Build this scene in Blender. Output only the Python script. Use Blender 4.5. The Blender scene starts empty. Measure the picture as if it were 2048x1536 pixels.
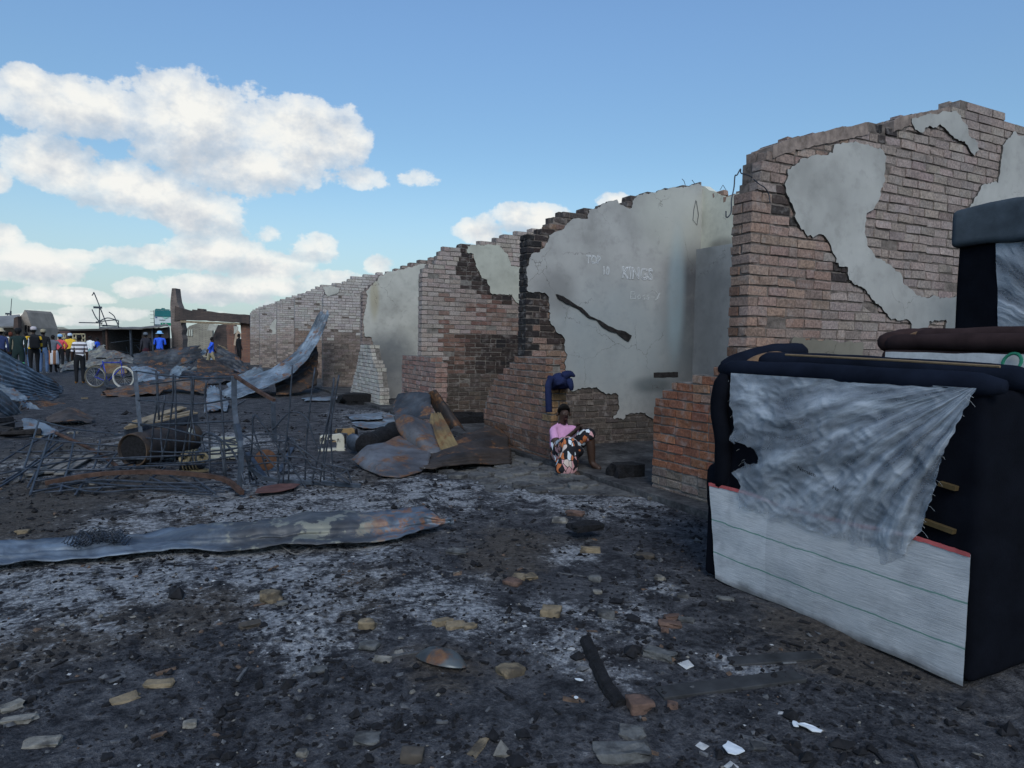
import bpy, bmesh, math, random
from mathutils import Vector, Matrix, noise
from mathutils.geometry import tessellate_polygon
random.seed(7)
D = bpy.data
S = bpy.context.scene
COL = S.collection
rad = math.radians

# ------------------------------------------------------------------ camera
FPX, CXP, CYP = 1380.0, 1024.0, 768.0          # photograph measured at 2048 x 1536
CAMH = 1.55
YAW, PITCH, ROLL = rad(26.9), rad(3.3), rad(1.05)
_f0 = Vector((math.sin(YAW), math.cos(YAW), 0)); _r0 = Vector((math.cos(YAW), -math.sin(YAW), 0)); _u0 = Vector((0, 0, 1))
FWD = _f0*math.cos(PITCH) - _u0*math.sin(PITCH)
_up = _u0*math.cos(PITCH) + _f0*math.sin(PITCH)
RGT = _r0*math.cos(ROLL) + _up*math.sin(ROLL)
UPV = _up*math.cos(ROLL) - _r0*math.sin(ROLL)
CAM = Vector((0, 0, CAMH))
cd = D.cameras.new('camera'); cam = D.objects.new('camera', cd); COL.objects.link(cam)
cd.sensor_fit = 'HORIZONTAL'; cd.angle = 2*math.atan(1024/FPX); cd.clip_start = 0.05; cd.clip_end = 6000
_m = Matrix((RGT, UPV, -FWD)).transposed().to_4x4(); _m.translation = CAM
cam.matrix_world = _m
S.camera = cam

def ray(x, y): return FWD + RGT*((x-CXP)/FPX) - UPV*((y-CYP)/FPX)
def PG(x, y, z=0.0):                              # photo point -> point at height z
    d = ray(x, y); return CAM + d*((z-CAMH)/d.z)
def PX(x, y, X): d = ray(x, y); return CAM + d*(X/d.x)
def PY(x, y, Y): d = ray(x, y); return CAM + d*(Y/d.y)
def PD(x, y, dist): return CAM + ray(x, y)*dist   # at a forward distance
def PV(x, y, a, b):                               # on the vertical plane through ground points a, b
    n = Vector((-(b.y-a.y), b.x-a.x, 0)); d = ray(x, y)
    return CAM + d*((a-CAM).dot(n)/d.dot(n))

# ------------------------------------------------------------------ light and sky
SUN_AZ, SUN_EL = rad(203), rad(40)                # azimuth from +Y towards +X: behind the camera, veiled by cloud
sd = Vector((math.sin(SUN_AZ)*math.cos(SUN_EL), math.cos(SUN_AZ)*math.cos(SUN_EL), math.sin(SUN_EL)))
sl = D.lights.new('sun', 'SUN'); sun = D.objects.new('sun', sl); COL.objects.link(sun)
sl.energy = 1.0; sl.angle = rad(22); sl.color = (1, .97, .92)
sun.rotation_euler = sd.to_track_quat('Z', 'Y').to_euler(); sun.location = (-10, -20, 30)
S.view_settings.view_transform = 'Standard'; S.view_settings.look = 'None'
S.view_settings.gamma = 1; S.view_settings.exposure = 0.48
S.view_settings.use_curve_mapping = False

class NT:
    """small node-tree helper"""
    def __init__(s, tree): s.t = tree; s.n = tree.nodes; s.l = tree.links
    def new(s, typ, **k):
        n = s.n.new(typ)
        for a, v in k.items():
            if a.startswith('i_'):
                key = a[2:]; key = int(key) if key.isdigit() else key.replace('_', ' ')
                s.set(n.inputs[key], v)
            else: setattr(n, a, v)
        return n
    def set(s, sock, v):
        if isinstance(v, bpy.types.NodeSocket): s.l.new(v, sock)
        elif isinstance(v, bpy.types.Node): s.l.new(v.outputs[0], sock)
        else:
            if sock.type == 'RGBA' and isinstance(v, (tuple, list)) and len(v) == 3: v = (*v, 1)
            sock.default_value = v
    def math(s, op, a, b=None, c=None, clamp=False):
        n = s.n.new('ShaderNodeMath'); n.operation = op; n.use_clamp = clamp
        s.set(n.inputs[0], a)
        if b is not None: s.set(n.inputs[1], b)
        if c is not None: s.set(n.inputs[2], c)
        return n.outputs[0]
    def vmath(s, op, a, b=None, sc=None):
        n = s.n.new('ShaderNodeVectorMath'); n.operation = op; s.set(n.inputs[0], a)
        if b is not None: s.set(n.inputs[1], b)
        if sc is not None: s.set(n.inputs['Scale'], sc)
        return n.outputs[0]
    def noise(s, vec, scale, detail=4, rough=.55, dist=0, out='Fac'):
        n = s.n.new('ShaderNodeTexNoise'); s.set(n.inputs['Vector'], vec)
        n.inputs['Scale'].default_value = scale; n.inputs['Detail'].default_value = detail
        n.inputs['Roughness'].default_value = rough; n.inputs['Distortion'].default_value = dist
        return n.outputs[out]
    def ramp(s, fac, stops, interp='LINEAR'):
        n = s.n.new('ShaderNodeValToRGB'); s.set(n.inputs[0], fac); cr = n.color_ramp; cr.interpolation = interp
        while len(cr.elements) < len(stops): cr.elements.new(.5)
        for e, (p, c) in zip(cr.elements, stops):
            e.position = p; e.color = (c, c, c, 1) if isinstance(c, (int, float)) else (*c, 1)
        return n.outputs[0]
    def mix(s, fac, a, b, mode='MIX'):
        n = s.n.new('ShaderNodeMix'); n.data_type = 'RGBA'; n.blend_type = mode
        s.set(n.inputs[0], fac); s.set(n.inputs[6], a); s.set(n.inputs[7], b); return n.outputs[2]
    def smooth(s, v, lo, hi):
        n = s.n.new('ShaderNodeMapRange'); n.interpolation_type = 'SMOOTHSTEP'
        s.set(n.inputs[0], v); n.inputs[1].default_value = lo; n.inputs[2].default_value = hi
        return n.outputs[0]

def azel(x, y):
    d = ray(x, y).normalized(); return math.atan2(d.x, d.y), math.asin(d.z)

W = D.worlds.new('World'); S.world = W; W.use_nodes = True
def build_sky():
    t = NT(W.node_tree); t.n.clear()
    sky = t.new('ShaderNodeTexSky'); sky.sky_type = 'NISHITA'; sky.sun_disc = False
    sky.sun_elevation = SUN_EL; sky.sun_rotation = SUN_AZ; sky.air_density = 1.0; sky.dust_density = .9; sky.ozone_density = 1.6
    tc = t.new('ShaderNodeTexCoord').outputs['Generated']
    sp = t.new('ShaderNodeSeparateXYZ', i_0=tc)
    x, y, z = sp.outputs
    az = t.math('ARCTAN2', x, y); el = t.math('ARCSINE', z)
    p = t.new('ShaderNodeCombineXYZ', i_0=az, i_1=t.math('MULTIPLY', el, 1.25)).outputs[0]
    big = t.noise(p, 8, 6, .62); big = t.math('SUBTRACT', big, .5)
    fine = t.noise(t.vmath('ADD', p, (3.1, 1.7, 0)), 26, 4, .62); fine = t.math('SUBTRACT', fine, .5)
    lit = t.noise(t.vmath('ADD', p, (-.018, .026, 0)), 8, 5, .62); lit = t.math('SUBTRACT', lit, .5)
    relief = t.math('SUBTRACT', big, lit)
    # cloud bodies: photo centre x, y, half width, half height, weight
    blobs = [(175,215,185,72,1),(395,235,205,98,1),(455,325,205,72,1),(600,275,140,78,1),(690,285,62,74,.9),(722,355,66,28,.75),(60,165,60,44,.9),
             (120,335,130,66,1),(250,375,170,62,1),(400,420,105,62,1),(330,400,150,50,1),(430,462,90,30,.8),(835,356,48,24,.7),(545,467,40,30,.6),(622,497,66,38,.75),(757,532,32,24,.6),
             (60,525,130,48,1),(0,478,60,44,1),(135,512,80,18,.8),(290,513,95,28,.95),(440,505,120,46,.95),(530,530,110,44,.95),
             (272,575,60,26,.95),(425,580,140,34,1),(575,575,130,22,.8),(120,590,120,18,.6),(640,615,150,16,.55),(380,632,240,14,.5),(60,640,160,12,.45),
             (962,462,62,34,.8),(1065,442,88,40,1),(1225,402,46,20,.7),(0,362,32,32,.9),(660,560,90,24,.8)]
    shade = [(300,300,210,52),(430,360,190,40),(170,260,150,34),(250,430,220,34),(390,455,120,28),(650,330,90,30),(90,545,120,22),(470,535,160,22),(440,600,190,16),(1040,470,120,20),(625,515,60,12)]
    ae = t.new('ShaderNodeCombineXYZ', i_0=az, i_1=el).outputs[0]
    def field(lst):
        acc = None
        for b in lst:
            a, e = azel(b[0], b[1]); a2, _ = azel(b[0]+b[2], b[1]); _, e2 = azel(b[0], b[1]-b[3])
            ra, re = abs(a2-a), abs(e2-e); w = b[4] if len(b) > 4 else 1
            n = t.n.new('ShaderNodeVectorMath'); n.operation = 'MULTIPLY_ADD'; t.set(n.inputs[0], ae)
            n.inputs[1].default_value = (1/ra, 1/re, 0); n.inputs[2].default_value = (-a/ra, -e/re, 0)
            m = t.n.new('ShaderNodeVectorMath'); m.operation = 'DOT_PRODUCT'; t.set(m.inputs[0], n.outputs[0]); t.set(m.inputs[1], n.outputs[0])
            g = t.math('MULTIPLY_ADD', m.outputs['Value'], -w, w)
            acc = g if acc is None else t.math('SMOOTH_MAX', acc, g, .35)
        return acc
    body = field(blobs)
    # the same kind of clouds scattered low round the rest of the sky
    el_low = t.math('MULTIPLY', t.smooth(el, .0, .06), t.math('SUBTRACT', 1, t.smooth(el, .12, .42)))
    side = t.smooth(t.math('ABSOLUTE', t.math('SUBTRACT', az, azel(560, 400)[0])), .75, 1.1)
    rest = t.noise(t.new('ShaderNodeCombineXYZ', i_0=t.math('MULTIPLY', az, 1.0), i_1=t.math('MULTIPLY', el, 2.2), i_2=4.0).outputs[0], 2.6, 3, .5)
    rest = t.math('SUBTRACT', t.math('MULTIPLY', t.math('MULTIPLY', t.smooth(rest, .42, .66), el_low), 2.2), 1.1)
    rest = t.math('SUBTRACT', rest, t.math('MULTIPLY', t.math('SUBTRACT', 1, side), 3))
    body = t.math('MAXIMUM', t.math('MAXIMUM', body, -1.2), rest)
    f = t.math('ADD', body, t.math('ADD', t.math('MULTIPLY', big, 2.7), t.math('MULTIPLY', fine, 1.5)))
    dens = t.smooth(f, .02, .32)
    core = t.smooth(f, .1, 1.15)
    sh = t.math('MULTIPLY', t.smooth(t.math('MAXIMUM', field(shade), -1), -.5, .9), .42)
    bright = t.math('ADD', t.math('MULTIPLY', relief, 3.0), t.math('SUBTRACT', .86, sh))
    bright = t.math('ADD', bright, t.math('MULTIPLY', t.math('SUBTRACT', fine, 0), .25), clamp=True)
    ccol = t.ramp(bright, [(0, (3.5, 3.95, 4.5)), (.4, (4.5, 4.8, 5.15)), (.7, (5.6, 5.75, 5.8)), (1, (6.6, 6.6, 6.35))])
    dens = t.math('MULTIPLY', dens, t.math('ADD', .62, t.math('MULTIPLY', core, .38)))
    # low sky veiled by haze
    veil = t.math('MULTIPLY', t.math('SUBTRACT', 1, t.smooth(el, -.02, .26)), .78)
    skyc = t.mix(veil, t.mix(1, sky.outputs[0], t.mix(t.smooth(el, .2, .5), (.83, .98, .98), (1.02, 1.2, 1.29)), 'MULTIPLY'), (3.2, 3.95, 4.3))
    c = t.mix(dens, skyc, ccol)
    bg = t.new('ShaderNodeBackground', i_0=c, i_1=.1)
    o = t.new('ShaderNodeOutputWorld', i_0=bg)
build_sky()
W.cycles.sampling_method = 'MANUAL'; W.cycles.sample_map_resolution = 256

cy = S.cycles
cy.max_bounces = 4; cy.diffuse_bounces = 2; cy.use_adaptive_sampling = True; cy.adaptive_threshold = .02; cy.glossy_bounces = 2; cy.transmission_bounces = 2; cy.transparent_max_bounces = 8
cy.caustics_reflective = False; cy.caustics_refractive = False

# ------------------------------------------------------------------ helpers
class MB:
    """collects geometry; build() links it as ONE mesh object"""
    def __init__(s): s.v = []; s.f = []; s.mi = []; s.cur = 0
    def add(s, vs, fs, mi=None):
        o = len(s.v); s.v += [tuple(p) for p in vs]; s.f += [tuple(i+o for i in f) for f in fs]
        s.mi += [s.cur if mi is None else mi]*len(fs)
    def box(s, c, size, rz=0, rx=0, ry=0, M=None, mi=None, jit=0):
        hx, hy, hz = size[0]/2, size[1]/2, size[2]/2
        m = M if M is not None else Matrix.Rotation(rz, 3, 'Z') @ Matrix.Rotation(ry, 3, 'Y') @ Matrix.Rotation(rx, 3, 'X')
        c = Vector(c); vs = []
        for k in range(8):
            p = Vector((hx if k & 1 else -hx, hy if k & 2 else -hy, hz if k & 4 else -hz))
            if jit: p += Vector((random.uniform(-jit, jit), random.uniform(-jit, jit), random.uniform(-jit, jit)))
            vs.append(c + m @ p)
        s.add(vs, [(0,2,3,1),(4,5,7,6),(0,1,5,4),(2,6,7,3),(0,4,6,2),(1,3,7,5)], mi)
    def bar(s, a, b, w, h, mi=None, up=None):        # square bar from a to b
        a, b = Vector(a), Vector(b); d = (b-a)
        if d.length < 1e-6: return
        d.normalize(); u = Vector(up) if up else (Vector((0,0,1)) if abs(d.z) < .95 else Vector((1,0,0)))
        x = d.cross(u).normalized(); y = x.cross(d)
        vs = [p + x*sx*w/2 + y*sy*h/2 for p in (a, b) for sx, sy in ((-1,-1),(1,-1),(1,1),(-1,1))]
        s.add(vs, [(3,2,1,0),(4,5,6,7),(0,1,5,4),(1,2,6,5),(2,3,7,6),(3,0,4,7)], mi)
    def tube(s, pts, r, n=6, cap=True, mi=None, closed=False):
        pts = [Vector(p) for p in pts]; N = len(pts); rs = r if isinstance(r, (list, tuple)) else [r]*N
        vs = []; px = None
        for i, p in enumerate(pts):
            if closed: d = pts[(i+1) % N] - pts[i-1]
            else: d = pts[min(i+1, N-1)] - pts[max(i-1, 0)]
            if d.length < 1e-9: d = Vector((0,0,1))
            d.normalize()
            if px is None: px = d.orthogonal().normalized()
            else:
                px = px - d*px.dot(d)
                px = d.orthogonal().normalized() if px.length < 1e-5 else px.normalized()
            py = d.cross(px)
            for k in range(n):
                a = 2*math.pi*k/n; vs.append(p + px*math.cos(a)*rs[i] + py*math.sin(a)*rs[i])
        fs = []
        for i in range(N if closed else N-1):
            j = (i+1) % N
            for k in range(n): fs.append((i*n+k, i*n+(k+1) % n, j*n+(k+1) % n, j*n+k))
        if cap and not closed: fs += [tuple(range(n-1, -1, -1)), tuple((N-1)*n+k for k in range(n))]
        s.add(vs, fs, mi)
    def lathe(s, prof, n=24, c=(0,0,0), M=None, mi=None, cap=True):   # prof: (radius, height) list, axis local Z
        c = Vector(c); m = M or Matrix.Identity(3); vs = []
        for r, h in prof:
            for k in range(n):
                a = 2*math.pi*k/n; vs.append(c + m @ Vector((r*math.cos(a), r*math.sin(a), h)))
        fs = [(i*n+k, i*n+(k+1) % n, (i+1)*n+(k+1) % n, (i+1)*n+k) for i in range(len(prof)-1) for k in range(n)]
        if cap:
            if prof[0][0] > 1e-4: fs.append(tuple(range(n-1, -1, -1)))
            if prof[-1][0] > 1e-4: fs.append(tuple((len(prof)-1)*n+k for k in range(n)))
        s.add(vs, fs, mi)
    def prism(s, poly, mapf, d0, d1, mi=None, side=None):        # 2-D outline (u, v) extruded from depth d0 to d1 through mapf(u, v, d)
        n = len(poly); tri = tessellate_polygon([[Vector((u, v, 0)) for u, v in poly]])
        vs = [mapf(u, v, d0) for u, v in poly] + [mapf(u, v, d1) for u, v in poly]
        ar = sum(poly[i-1][0]*poly[i][1]-poly[i][0]*poly[i-1][1] for i in range(n))
        fs = []
        for a, b, c in tri:
            (x0, y0), (x1, y1), (x2, y2) = poly[a], poly[b], poly[c]
            if (x1-x0)*(y2-y0)-(x2-x0)*(y1-y0) < 0: b, c = c, b
            fs.append((n+a, n+b, n+c)); fs.append((c, b, a))
        k = len(fs)
        for i in range(n):
            j = (i+1) % n
            fs.append((i, j, n+j, n+i) if ar > 0 else (j, i, n+i, n+j))
        s.add(vs, fs, mi)
        if side is not None: s.mi[-(len(fs)-k):] = [side]*(len(fs)-k)
    def grid(s, nu, nv, fn, mi=None):
        vs = [fn(i/nu, j/nv) for i in range(nu+1) for j in range(nv+1)]
        s.add(vs, [(i*(nv+1)+j, (i+1)*(nv+1)+j, (i+1)*(nv+1)+j+1, i*(nv+1)+j+1) for i in range(nu) for j in range(nv)], mi)
    def blob(s, c, size, seed=0, n=1, rough=.25, M=None, mi=None, flat=0):   # a lumpy stone
        bm = bmesh.new(); bmesh.ops.create_icosphere(bm, subdivisions=n, radius=1)
        m = M or Matrix.Identity(3); c = Vector(c); vs = []
        for v in bm.verts:
            p = v.co.copy(); q = 1 + rough*2*noise.noise(p*1.3 + Vector((seed*3.7, seed*1.9, seed*.7)))
            p = Vector((max(-.75, min(.75, p.x*q))*size[0], max(-.75, min(.75, p.y*q))*size[1], max(-.8, min(.7, p.z*q))*size[2]))
            if flat and p.z < -flat*size[2]: p.z = -flat*size[2]
            vs.append(c + m @ p)
        fs = [tuple(v.index for v in f.verts) for f in bm.faces]; bm.free(); s.add(vs, fs, mi)
    def mesh(s, name, mats=(), smooth=False):
        me = D.meshes.new(name); me.from_pydata(s.v, [], s.f)
        for m in mats if isinstance(mats, (list, tuple)) else [mats]: me.materials.append(m)
        if any(s.mi): me.polygons.foreach_set('material_index', s.mi)
        if smooth: me.polygons.foreach_set('use_smooth', [True]*len(s.f))
        me.update(); return me
    def build(s, name, mats=(), parent=None, smooth=False):
        return link(name, s.mesh(name, mats, smooth), parent)

def link(name, me, parent=None, loc=None):
    o = D.objects.new(name, me); COL.objects.link(o)
    if loc is not None: o.location = loc
    if parent is not None:
        o.parent = parent                              # things sit at the origin of their own Empty
        if me is not None: o.matrix_parent_inverse = PINV.get(parent.name, Matrix.Identity(4))
    return o
PINV = {}
def tag(o, label, cat, group=None):
    o['label'] = label; o['category'] = cat
    if group: o['group'] = group
    return o
def thing(name, loc, label, cat, group=None):          # Empty at the base; parts are given in world coordinates
    o = D.objects.new(name, None); COL.objects.link(o); o.location = loc; o.empty_display_size = .2
    PINV[o.name] = Matrix.Translation(-Vector(loc))
    return tag(o, label, cat, group)
def struct(o): o['kind'] = 'structure'; return o
def smooth_by_angle(o, ang=40):
    me = o.data; me.polygons.foreach_set('use_smooth', [True]*len(me.polygons))
    try: me.set_sharp_from_angle(angle=rad(ang))
    except Exception: pass
    return o
def bevel(o, w, seg=2):
    m = o.modifiers.new('bevel', 'BEVEL'); m.width = w; m.segments = seg; m.limit_method = 'ANGLE'; return o
def fbm(x, y, z=0, o=4):
    return noise.fractal(Vector((x, y, z)), 1.0, 2.0, o)
def inpoly(x, y, poly):
    c = False; j = len(poly)-1
    for i in range(len(poly)):
        xi, yi = poly[i]; xj, yj = poly[j]
        if (yi > y) != (yj > y) and x < (xj-xi)*(y-yi)/(yj-yi)+xi: c = not c
        j = i
    return c
def ragged(poly, step=.05, amp=.018, seed=0, closed=True):   # breaks the straight edges of an outline
    out = []; n = len(poly)
    for i in range(n if closed else n-1):
        a = Vector(poly[i]); b = Vector(poly[(i+1) % n]); L = (b-a).length; k = max(1, int(L/step)); nrm = Vector((-(b-a).y, (b-a).x)).normalized() if L > 0 else Vector((0,0))
        for j in range(k):
            p = a.lerp(b, j/k); q = noise.noise(Vector((p.x*9+seed, p.y*9, seed*2.3)))*amp*1.6 + noise.noise(Vector((p.x*31, p.y*31+seed, 1.3)))*amp
            if j: p = p + nrm*q
            out.append((p.x, p.y))
    return out
def interp(pts, x):                                     # piecewise linear
    if x <= pts[0][0]: return pts[0][1]
    for (a, b), (c, d) in zip(pts, pts[1:]):
        if x <= c: return b+(d-b)*(x-a)/(c-a) if c > a else d
    return pts[-1][1]
def catmull(p, t):                                      # p list of Vectors, t 0..1
    n = len(p)-1; f = min(max(t, 0), 1)*n; i = min(int(f), n-1); f -= i
    p0 = p[i-1] if i > 0 else p[i]*2-p[i+1]; p1 = p[i]; p2 = p[i+1]; p3 = p[i+2] if i+2 <= n else p[i+1]*2-p[i]
    return .5*((2*p1)+(p2-p0)*f+(2*p0-5*p1+4*p2-p3)*f*f+(3*p1-p0-3*p2+p3)*f**3)
def curve_pts(pts, n): return [catmull([Vector(p) for p in pts], i/n) for i in range(n+1)]

# ------------------------------------------------------------------ materials
MATS = {}
def mat(name, fn, rough=.85, **k):
    if name in MATS: return MATS[name]
    m = D.materials.new(name); m.use_nodes = True; t = NT(m.node_tree); b = t.n['Principled BSDF']
    b.inputs['Roughness'].default_value = rough; b.inputs['Specular IOR Level'].default_value = k.get('spec', .25)
    b.inputs['Metallic'].default_value = k.get('metal', 0)
    pos = t.new('ShaderNodeNewGeometry').outputs['Position']
    if k.get('obj'): pos = t.new('ShaderNodeTexCoord').outputs['Object']
    c = fn(t, pos, b)
    if c is not None: t.set(b.inputs['Base Color'], c)
    MATS[name] = m; return m
def bump(t, b, h, strength=.4, dist=.01):
    n = t.new('ShaderNodeBump', i_Strength=strength, i_Distance=dist, i_Height=h); t.set(b.inputs['Normal'], n.outputs[0])
def plain(name, col, var=.25, sc=12, rough=.85, **k):
    def fn(t, pos, b):
        n = t.noise(pos, sc, 4, .6)
        lo = tuple(c*(1-var) for c in col); hi = tuple(min(1, c*(1+var)) for c in col)
        bump(t, b, t.noise(pos, sc*4, 3), k.get('bs', .25), k.get('bd', .004))
        return t.ramp(n, [(.3, lo), (.7, hi)])
    return mat(name, fn, rough, **k)
def blobmask(t, pos, c, r, soft=.5):                     # 1 inside an ellipsoid of radii r round c
    n = t.n.new('ShaderNodeVectorMath'); n.operation = 'MULTIPLY_ADD'; t.set(n.inputs[0], pos)
    n.inputs[1].default_value = tuple(1/q for q in r); n.inputs[2].default_value = tuple(-a/q for a, q in zip(c, r))
    L = t.n.new('ShaderNodeVectorMath'); L.operation = 'LENGTH'; t.set(L.inputs[0], n.outputs[0])
    return t.math('SUBTRACT', 1, t.smooth(L.outputs['Value'], 1-soft, 1+soft))

def _brick(t, pos, b, src):
    n1 = t.noise(pos, 9, 4, .6); n2 = t.noise(pos, 45, 4, .65); n3 = t.noise(pos, 2.2, 3, .5)
    c = t.mix(t.smooth(n2, .3, .75), t.mix(1, src, (.55, .55, .55), 'MULTIPLY'), t.mix(1, src, (1.15, 1.13, 1.1), 'MULTIPLY'))
    c = t.mix(t.math('MULTIPLY', t.smooth(n1, .5, .72), .38), c, (.36, .33, .31))          # lime and dust
    c = t.mix(t.math('MULTIPLY', t.smooth(n3, .55, .78), .45), c, (.03, .03, .032))        # soot clouds
    bump(t, b, t.math('ADD', n2, t.math('MULTIPLY', n1, .6)), .5, .008)
    return c
M_BRICK = mat('brick', lambda t, p, b: _brick(t, p, b, t.new('ShaderNodeObjectInfo').outputs['Color']), .92)
M_BRICKS = mat('brick_joined', lambda t, p, b: _brick(t, p, b, t.new('ShaderNodeVertexColor', layer_name='tint').outputs[0]), .92)
M_MORTAR = plain('mortar', (.17, .155, .14), .45, 14, .95, bs=.6, bd=.01)
M_MORTAR_DARK = plain('sooty_mortar', (.15, .125, .11), .5, 14, .95, bs=.6, bd=.01)

def plaster(name, base, stains=(), marks=True):
    def fn(t, pos, b):
        n = t.noise(pos, 1.1, 4, .6); f = t.noise(pos, 6, 5, .65); g = t.noise(pos, 38, 3, .6)
        c = t.ramp(n, [(.28, tuple(q*.68 for q in base)), (.5, base), (.72, tuple(q*1.22 for q in base))])
        c = t.mix(t.math('MULTIPLY', t.smooth(f, .48, .72), .42), c, tuple(q*.62 for q in base))
        c = t.mix(t.math('MULTIPLY', t.smooth(g, .6, .8), .14), c, tuple(q*1.25 for q in base))
        wob = t.math('MULTIPLY', t.math('SUBTRACT', t.noise(pos, 2.4, 4, .6), .5), .9)
        for cc, rr, col, k in stains:
            m = blobmask(t, pos, cc, rr, .55)
            m = t.math('MULTIPLY', t.math('ADD', m, t.math('MULTIPLY', wob, m), clamp=True), k)
            c = t.mix(m, c, col)
        if marks:                                         # nail holes and chips
            v = t.new('ShaderNodeTexVoronoi', feature='F1', i_Scale=5.5, i_Randomness=1.0); t.set(v.inputs['Vector'], pos)
            sp = t.math('LESS_THAN', v.outputs['Distance'], t.math('MULTIPLY', t.smooth(t.noise(pos, 3.1, 2), .5, .75), .085))
            c = t.mix(t.math('MULTIPLY', sp, .75), c, (.045, .04, .038))
            w = t.new('ShaderNodeTexVoronoi', feature='DISTANCE_TO_EDGE', i_Scale=1.15); t.set(w.inputs['Vector'], t.vmath('ADD', pos, t.vmath('SCALE', t.noise(pos, 5, 4, .6, out='Color'), sc=.28)))
            cr = t.math('MULTIPLY', t.math('LESS_THAN', w.outputs['Distance'], .0035), t.smooth(t.noise(pos, .9, 2), .5, .62))
            c = t.mix(t.math('MULTIPLY', cr, .6), c, (.06, .055, .05))
        bump(t, b, t.math('ADD', t.math('MULTIPLY', f, .6), t.math('MULTIPLY', g, .25)), .3, .012)
        return c
    return mat(name, fn, .9)

def sheet(name, cols, rust=.3, ash=.2, rough=.5, seed=0.0):
    """burnt galvanised roofing: zinc grey, dark scale, rust and white ash"""
    def fn(t, pos, b):
        p = t.vmath('ADD', pos, (seed, seed*.7, seed*1.3))
        a = t.noise(p, 1.6, 5, .62, .6); d = t.noise(p, 5.5, 5, .65); e = t.noise(p, 2.7, 5, .7, .4); g = t.noise(p, 21, 4, .6)
        c = t.ramp(a, [(.3, cols[0]), (.48, cols[1]), (.68, cols[2])])
        c = t.mix(t.math('MULTIPLY', t.smooth(d, .5, .7), .55), c, cols[0])
        if rust: 
            rm = t.smooth(t.math('ADD', e, t.math('MULTIPLY', g, .12)), .62-rust*.2, .74-rust*.15)
            c = t.mix(t.math('MULTIPLY', rm, .85), c, t.ramp(g, [(.3, (.09, .035, .018)), (.6, (.2, .095, .04)), (.8, (.3, .19, .09))]))
        if ash: c = t.mix(t.math('MULTIPLY', t.smooth(t.math('ADD', t.math('MULTIPLY', d, .5), t.math('MULTIPLY', g, .5)), .62-ash*.12, .72-ash*.1), .75), c, (.4, .41, .42))
        t.set(b.inputs['Roughness'], t.ramp(d, [(.3, rough), (.7, min(1, rough+.3))]))
        b.inputs['Metallic'].default_value = .25
        bump(t, b, t.math('ADD', d, t.math('MULTIPLY', g, .3)), .3, .01)
        return c
    return mat(name, fn, rough, spec=.35)
M_SH_PATCH = sheet('grey_ochre_sheet', [(.045, .045, .05), (.1, .1, .11), (.17, .18, .2)], .42, .1, .5, 9.4)
M_SH_BLUE = sheet('burnt_zinc_blue', [(.035, .043, .056), (.13, .165, .2), (.28, .345, .41)], .12, .25, .45, 0)
M_SH_DARK = sheet('burnt_zinc_dark', [(.012, .013, .016), (.035, .04, .048), (.085, .095, .11)], .18, .12, .5, 3.3)
M_SH_RUST = sheet('rusted_zinc', [(.03, .026, .026), (.075, .065, .062), (.14, .12, .11)], .62, .12, .6, 7.9)
M_SH_BROWN = sheet('brown_scaled_sheet', [(.02, .018, .018), (.045, .037, .034), (.085, .065, .055)], .25, .05, .6, 11.2)
M_SH_CREAM = sheet('blistered_cream_sheet', [(.03, .03, .034), (.13, .135, .14), (.36, .35, .28)], .12, .15, .55, 5.1)
M_SH_OCHRE = sheet('ochre_rusted_sheet', [(.06, .055, .055), (.16, .115, .06), (.27, .2, .095)], .35, .12, .6, 2.2)
M_CHAR = plain('charcoal', (.012, .012, .014), .6, 30, .9, bs=.8, bd=.02)
M_STEEL = plain('blackened_steel', (.042, .052, .07), .5, 20, .6, metal=.4, spec=.4)
M_STEEL_BLUE = plain('scorched_blue_steel', (.055, .07, .095), .45, 14, .5, metal=.4, spec=.4)
M_STEEL_RUST = plain('rusty_brown_steel', (.075, .045, .035), .5, 16, .8, metal=.2)
M_WOOD = plain('scorched_pale_timber', (.23, .18, .12), .4, 9, .85)
M_WOOD_DARK = plain('charred_timber', (.022, .02, .02), .6, 16, .9, bs=.8, bd=.015)
M_ASHWOOD = plain('ashy_timber', (.2, .19, .175), .4, 9, .95)

# ------------------------------------------------------------------ ground
def hgt(x, y):
    r = math.hypot(x, y)
    if r > 60: return 0.0
    h = .035*fbm(x*.55, y*.55, 1, 3) + .016*fbm(x*2.3, y*2.3, 4, 3) + (.007*fbm(x*9, y*9, 7, 3) if r < 14 else 0)
    k = max(0, min(1, (x-3.6)/.8)) if y > 4.5 else 0                # smooths out under the shop fronts
    return h*(1-.8*k)*max(0, min(1, (60-r)/20)) - .01
GZ = lambda x, y: hgt(x, y)
def PGh(x, y, dz=0.0):                                               # photo point on the uneven ground
    p = PG(x, y)
    for _ in range(3): p = PG(x, y, hgt(p.x, p.y)+dz)
    return p
ASH = [(150,1165,.75),(330,1105,.6),(520,1130,.55),(640,1180,.5),(640,1010,.9),(560,960,.8),(760,1000,.6),(860,1185,.42),(1100,1222,.2),(1250,1240,.22),(580,1230,.3),(300,1160,.4),
       (730,1095,.3),(1000,960,.6),(1180,1010,.45),(930,930,.5),(760,830,.9),(800,850,1.0),(700,770,1.4),(330,880,.8),(130,930,.8),(1290,1000,.3),(1480,1330,.12),(1320,1180,.16),(1140,1100,.2),(470,880,.7),(850,985,.7),(500,1030,.6),(420,1000,.7),(260,1050,.4),(1080,985,.5),(60,1170,.5),(960,1230,.3),(1130,1290,.2),(1200,1340,.15),(620,1280,.25)]
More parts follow.
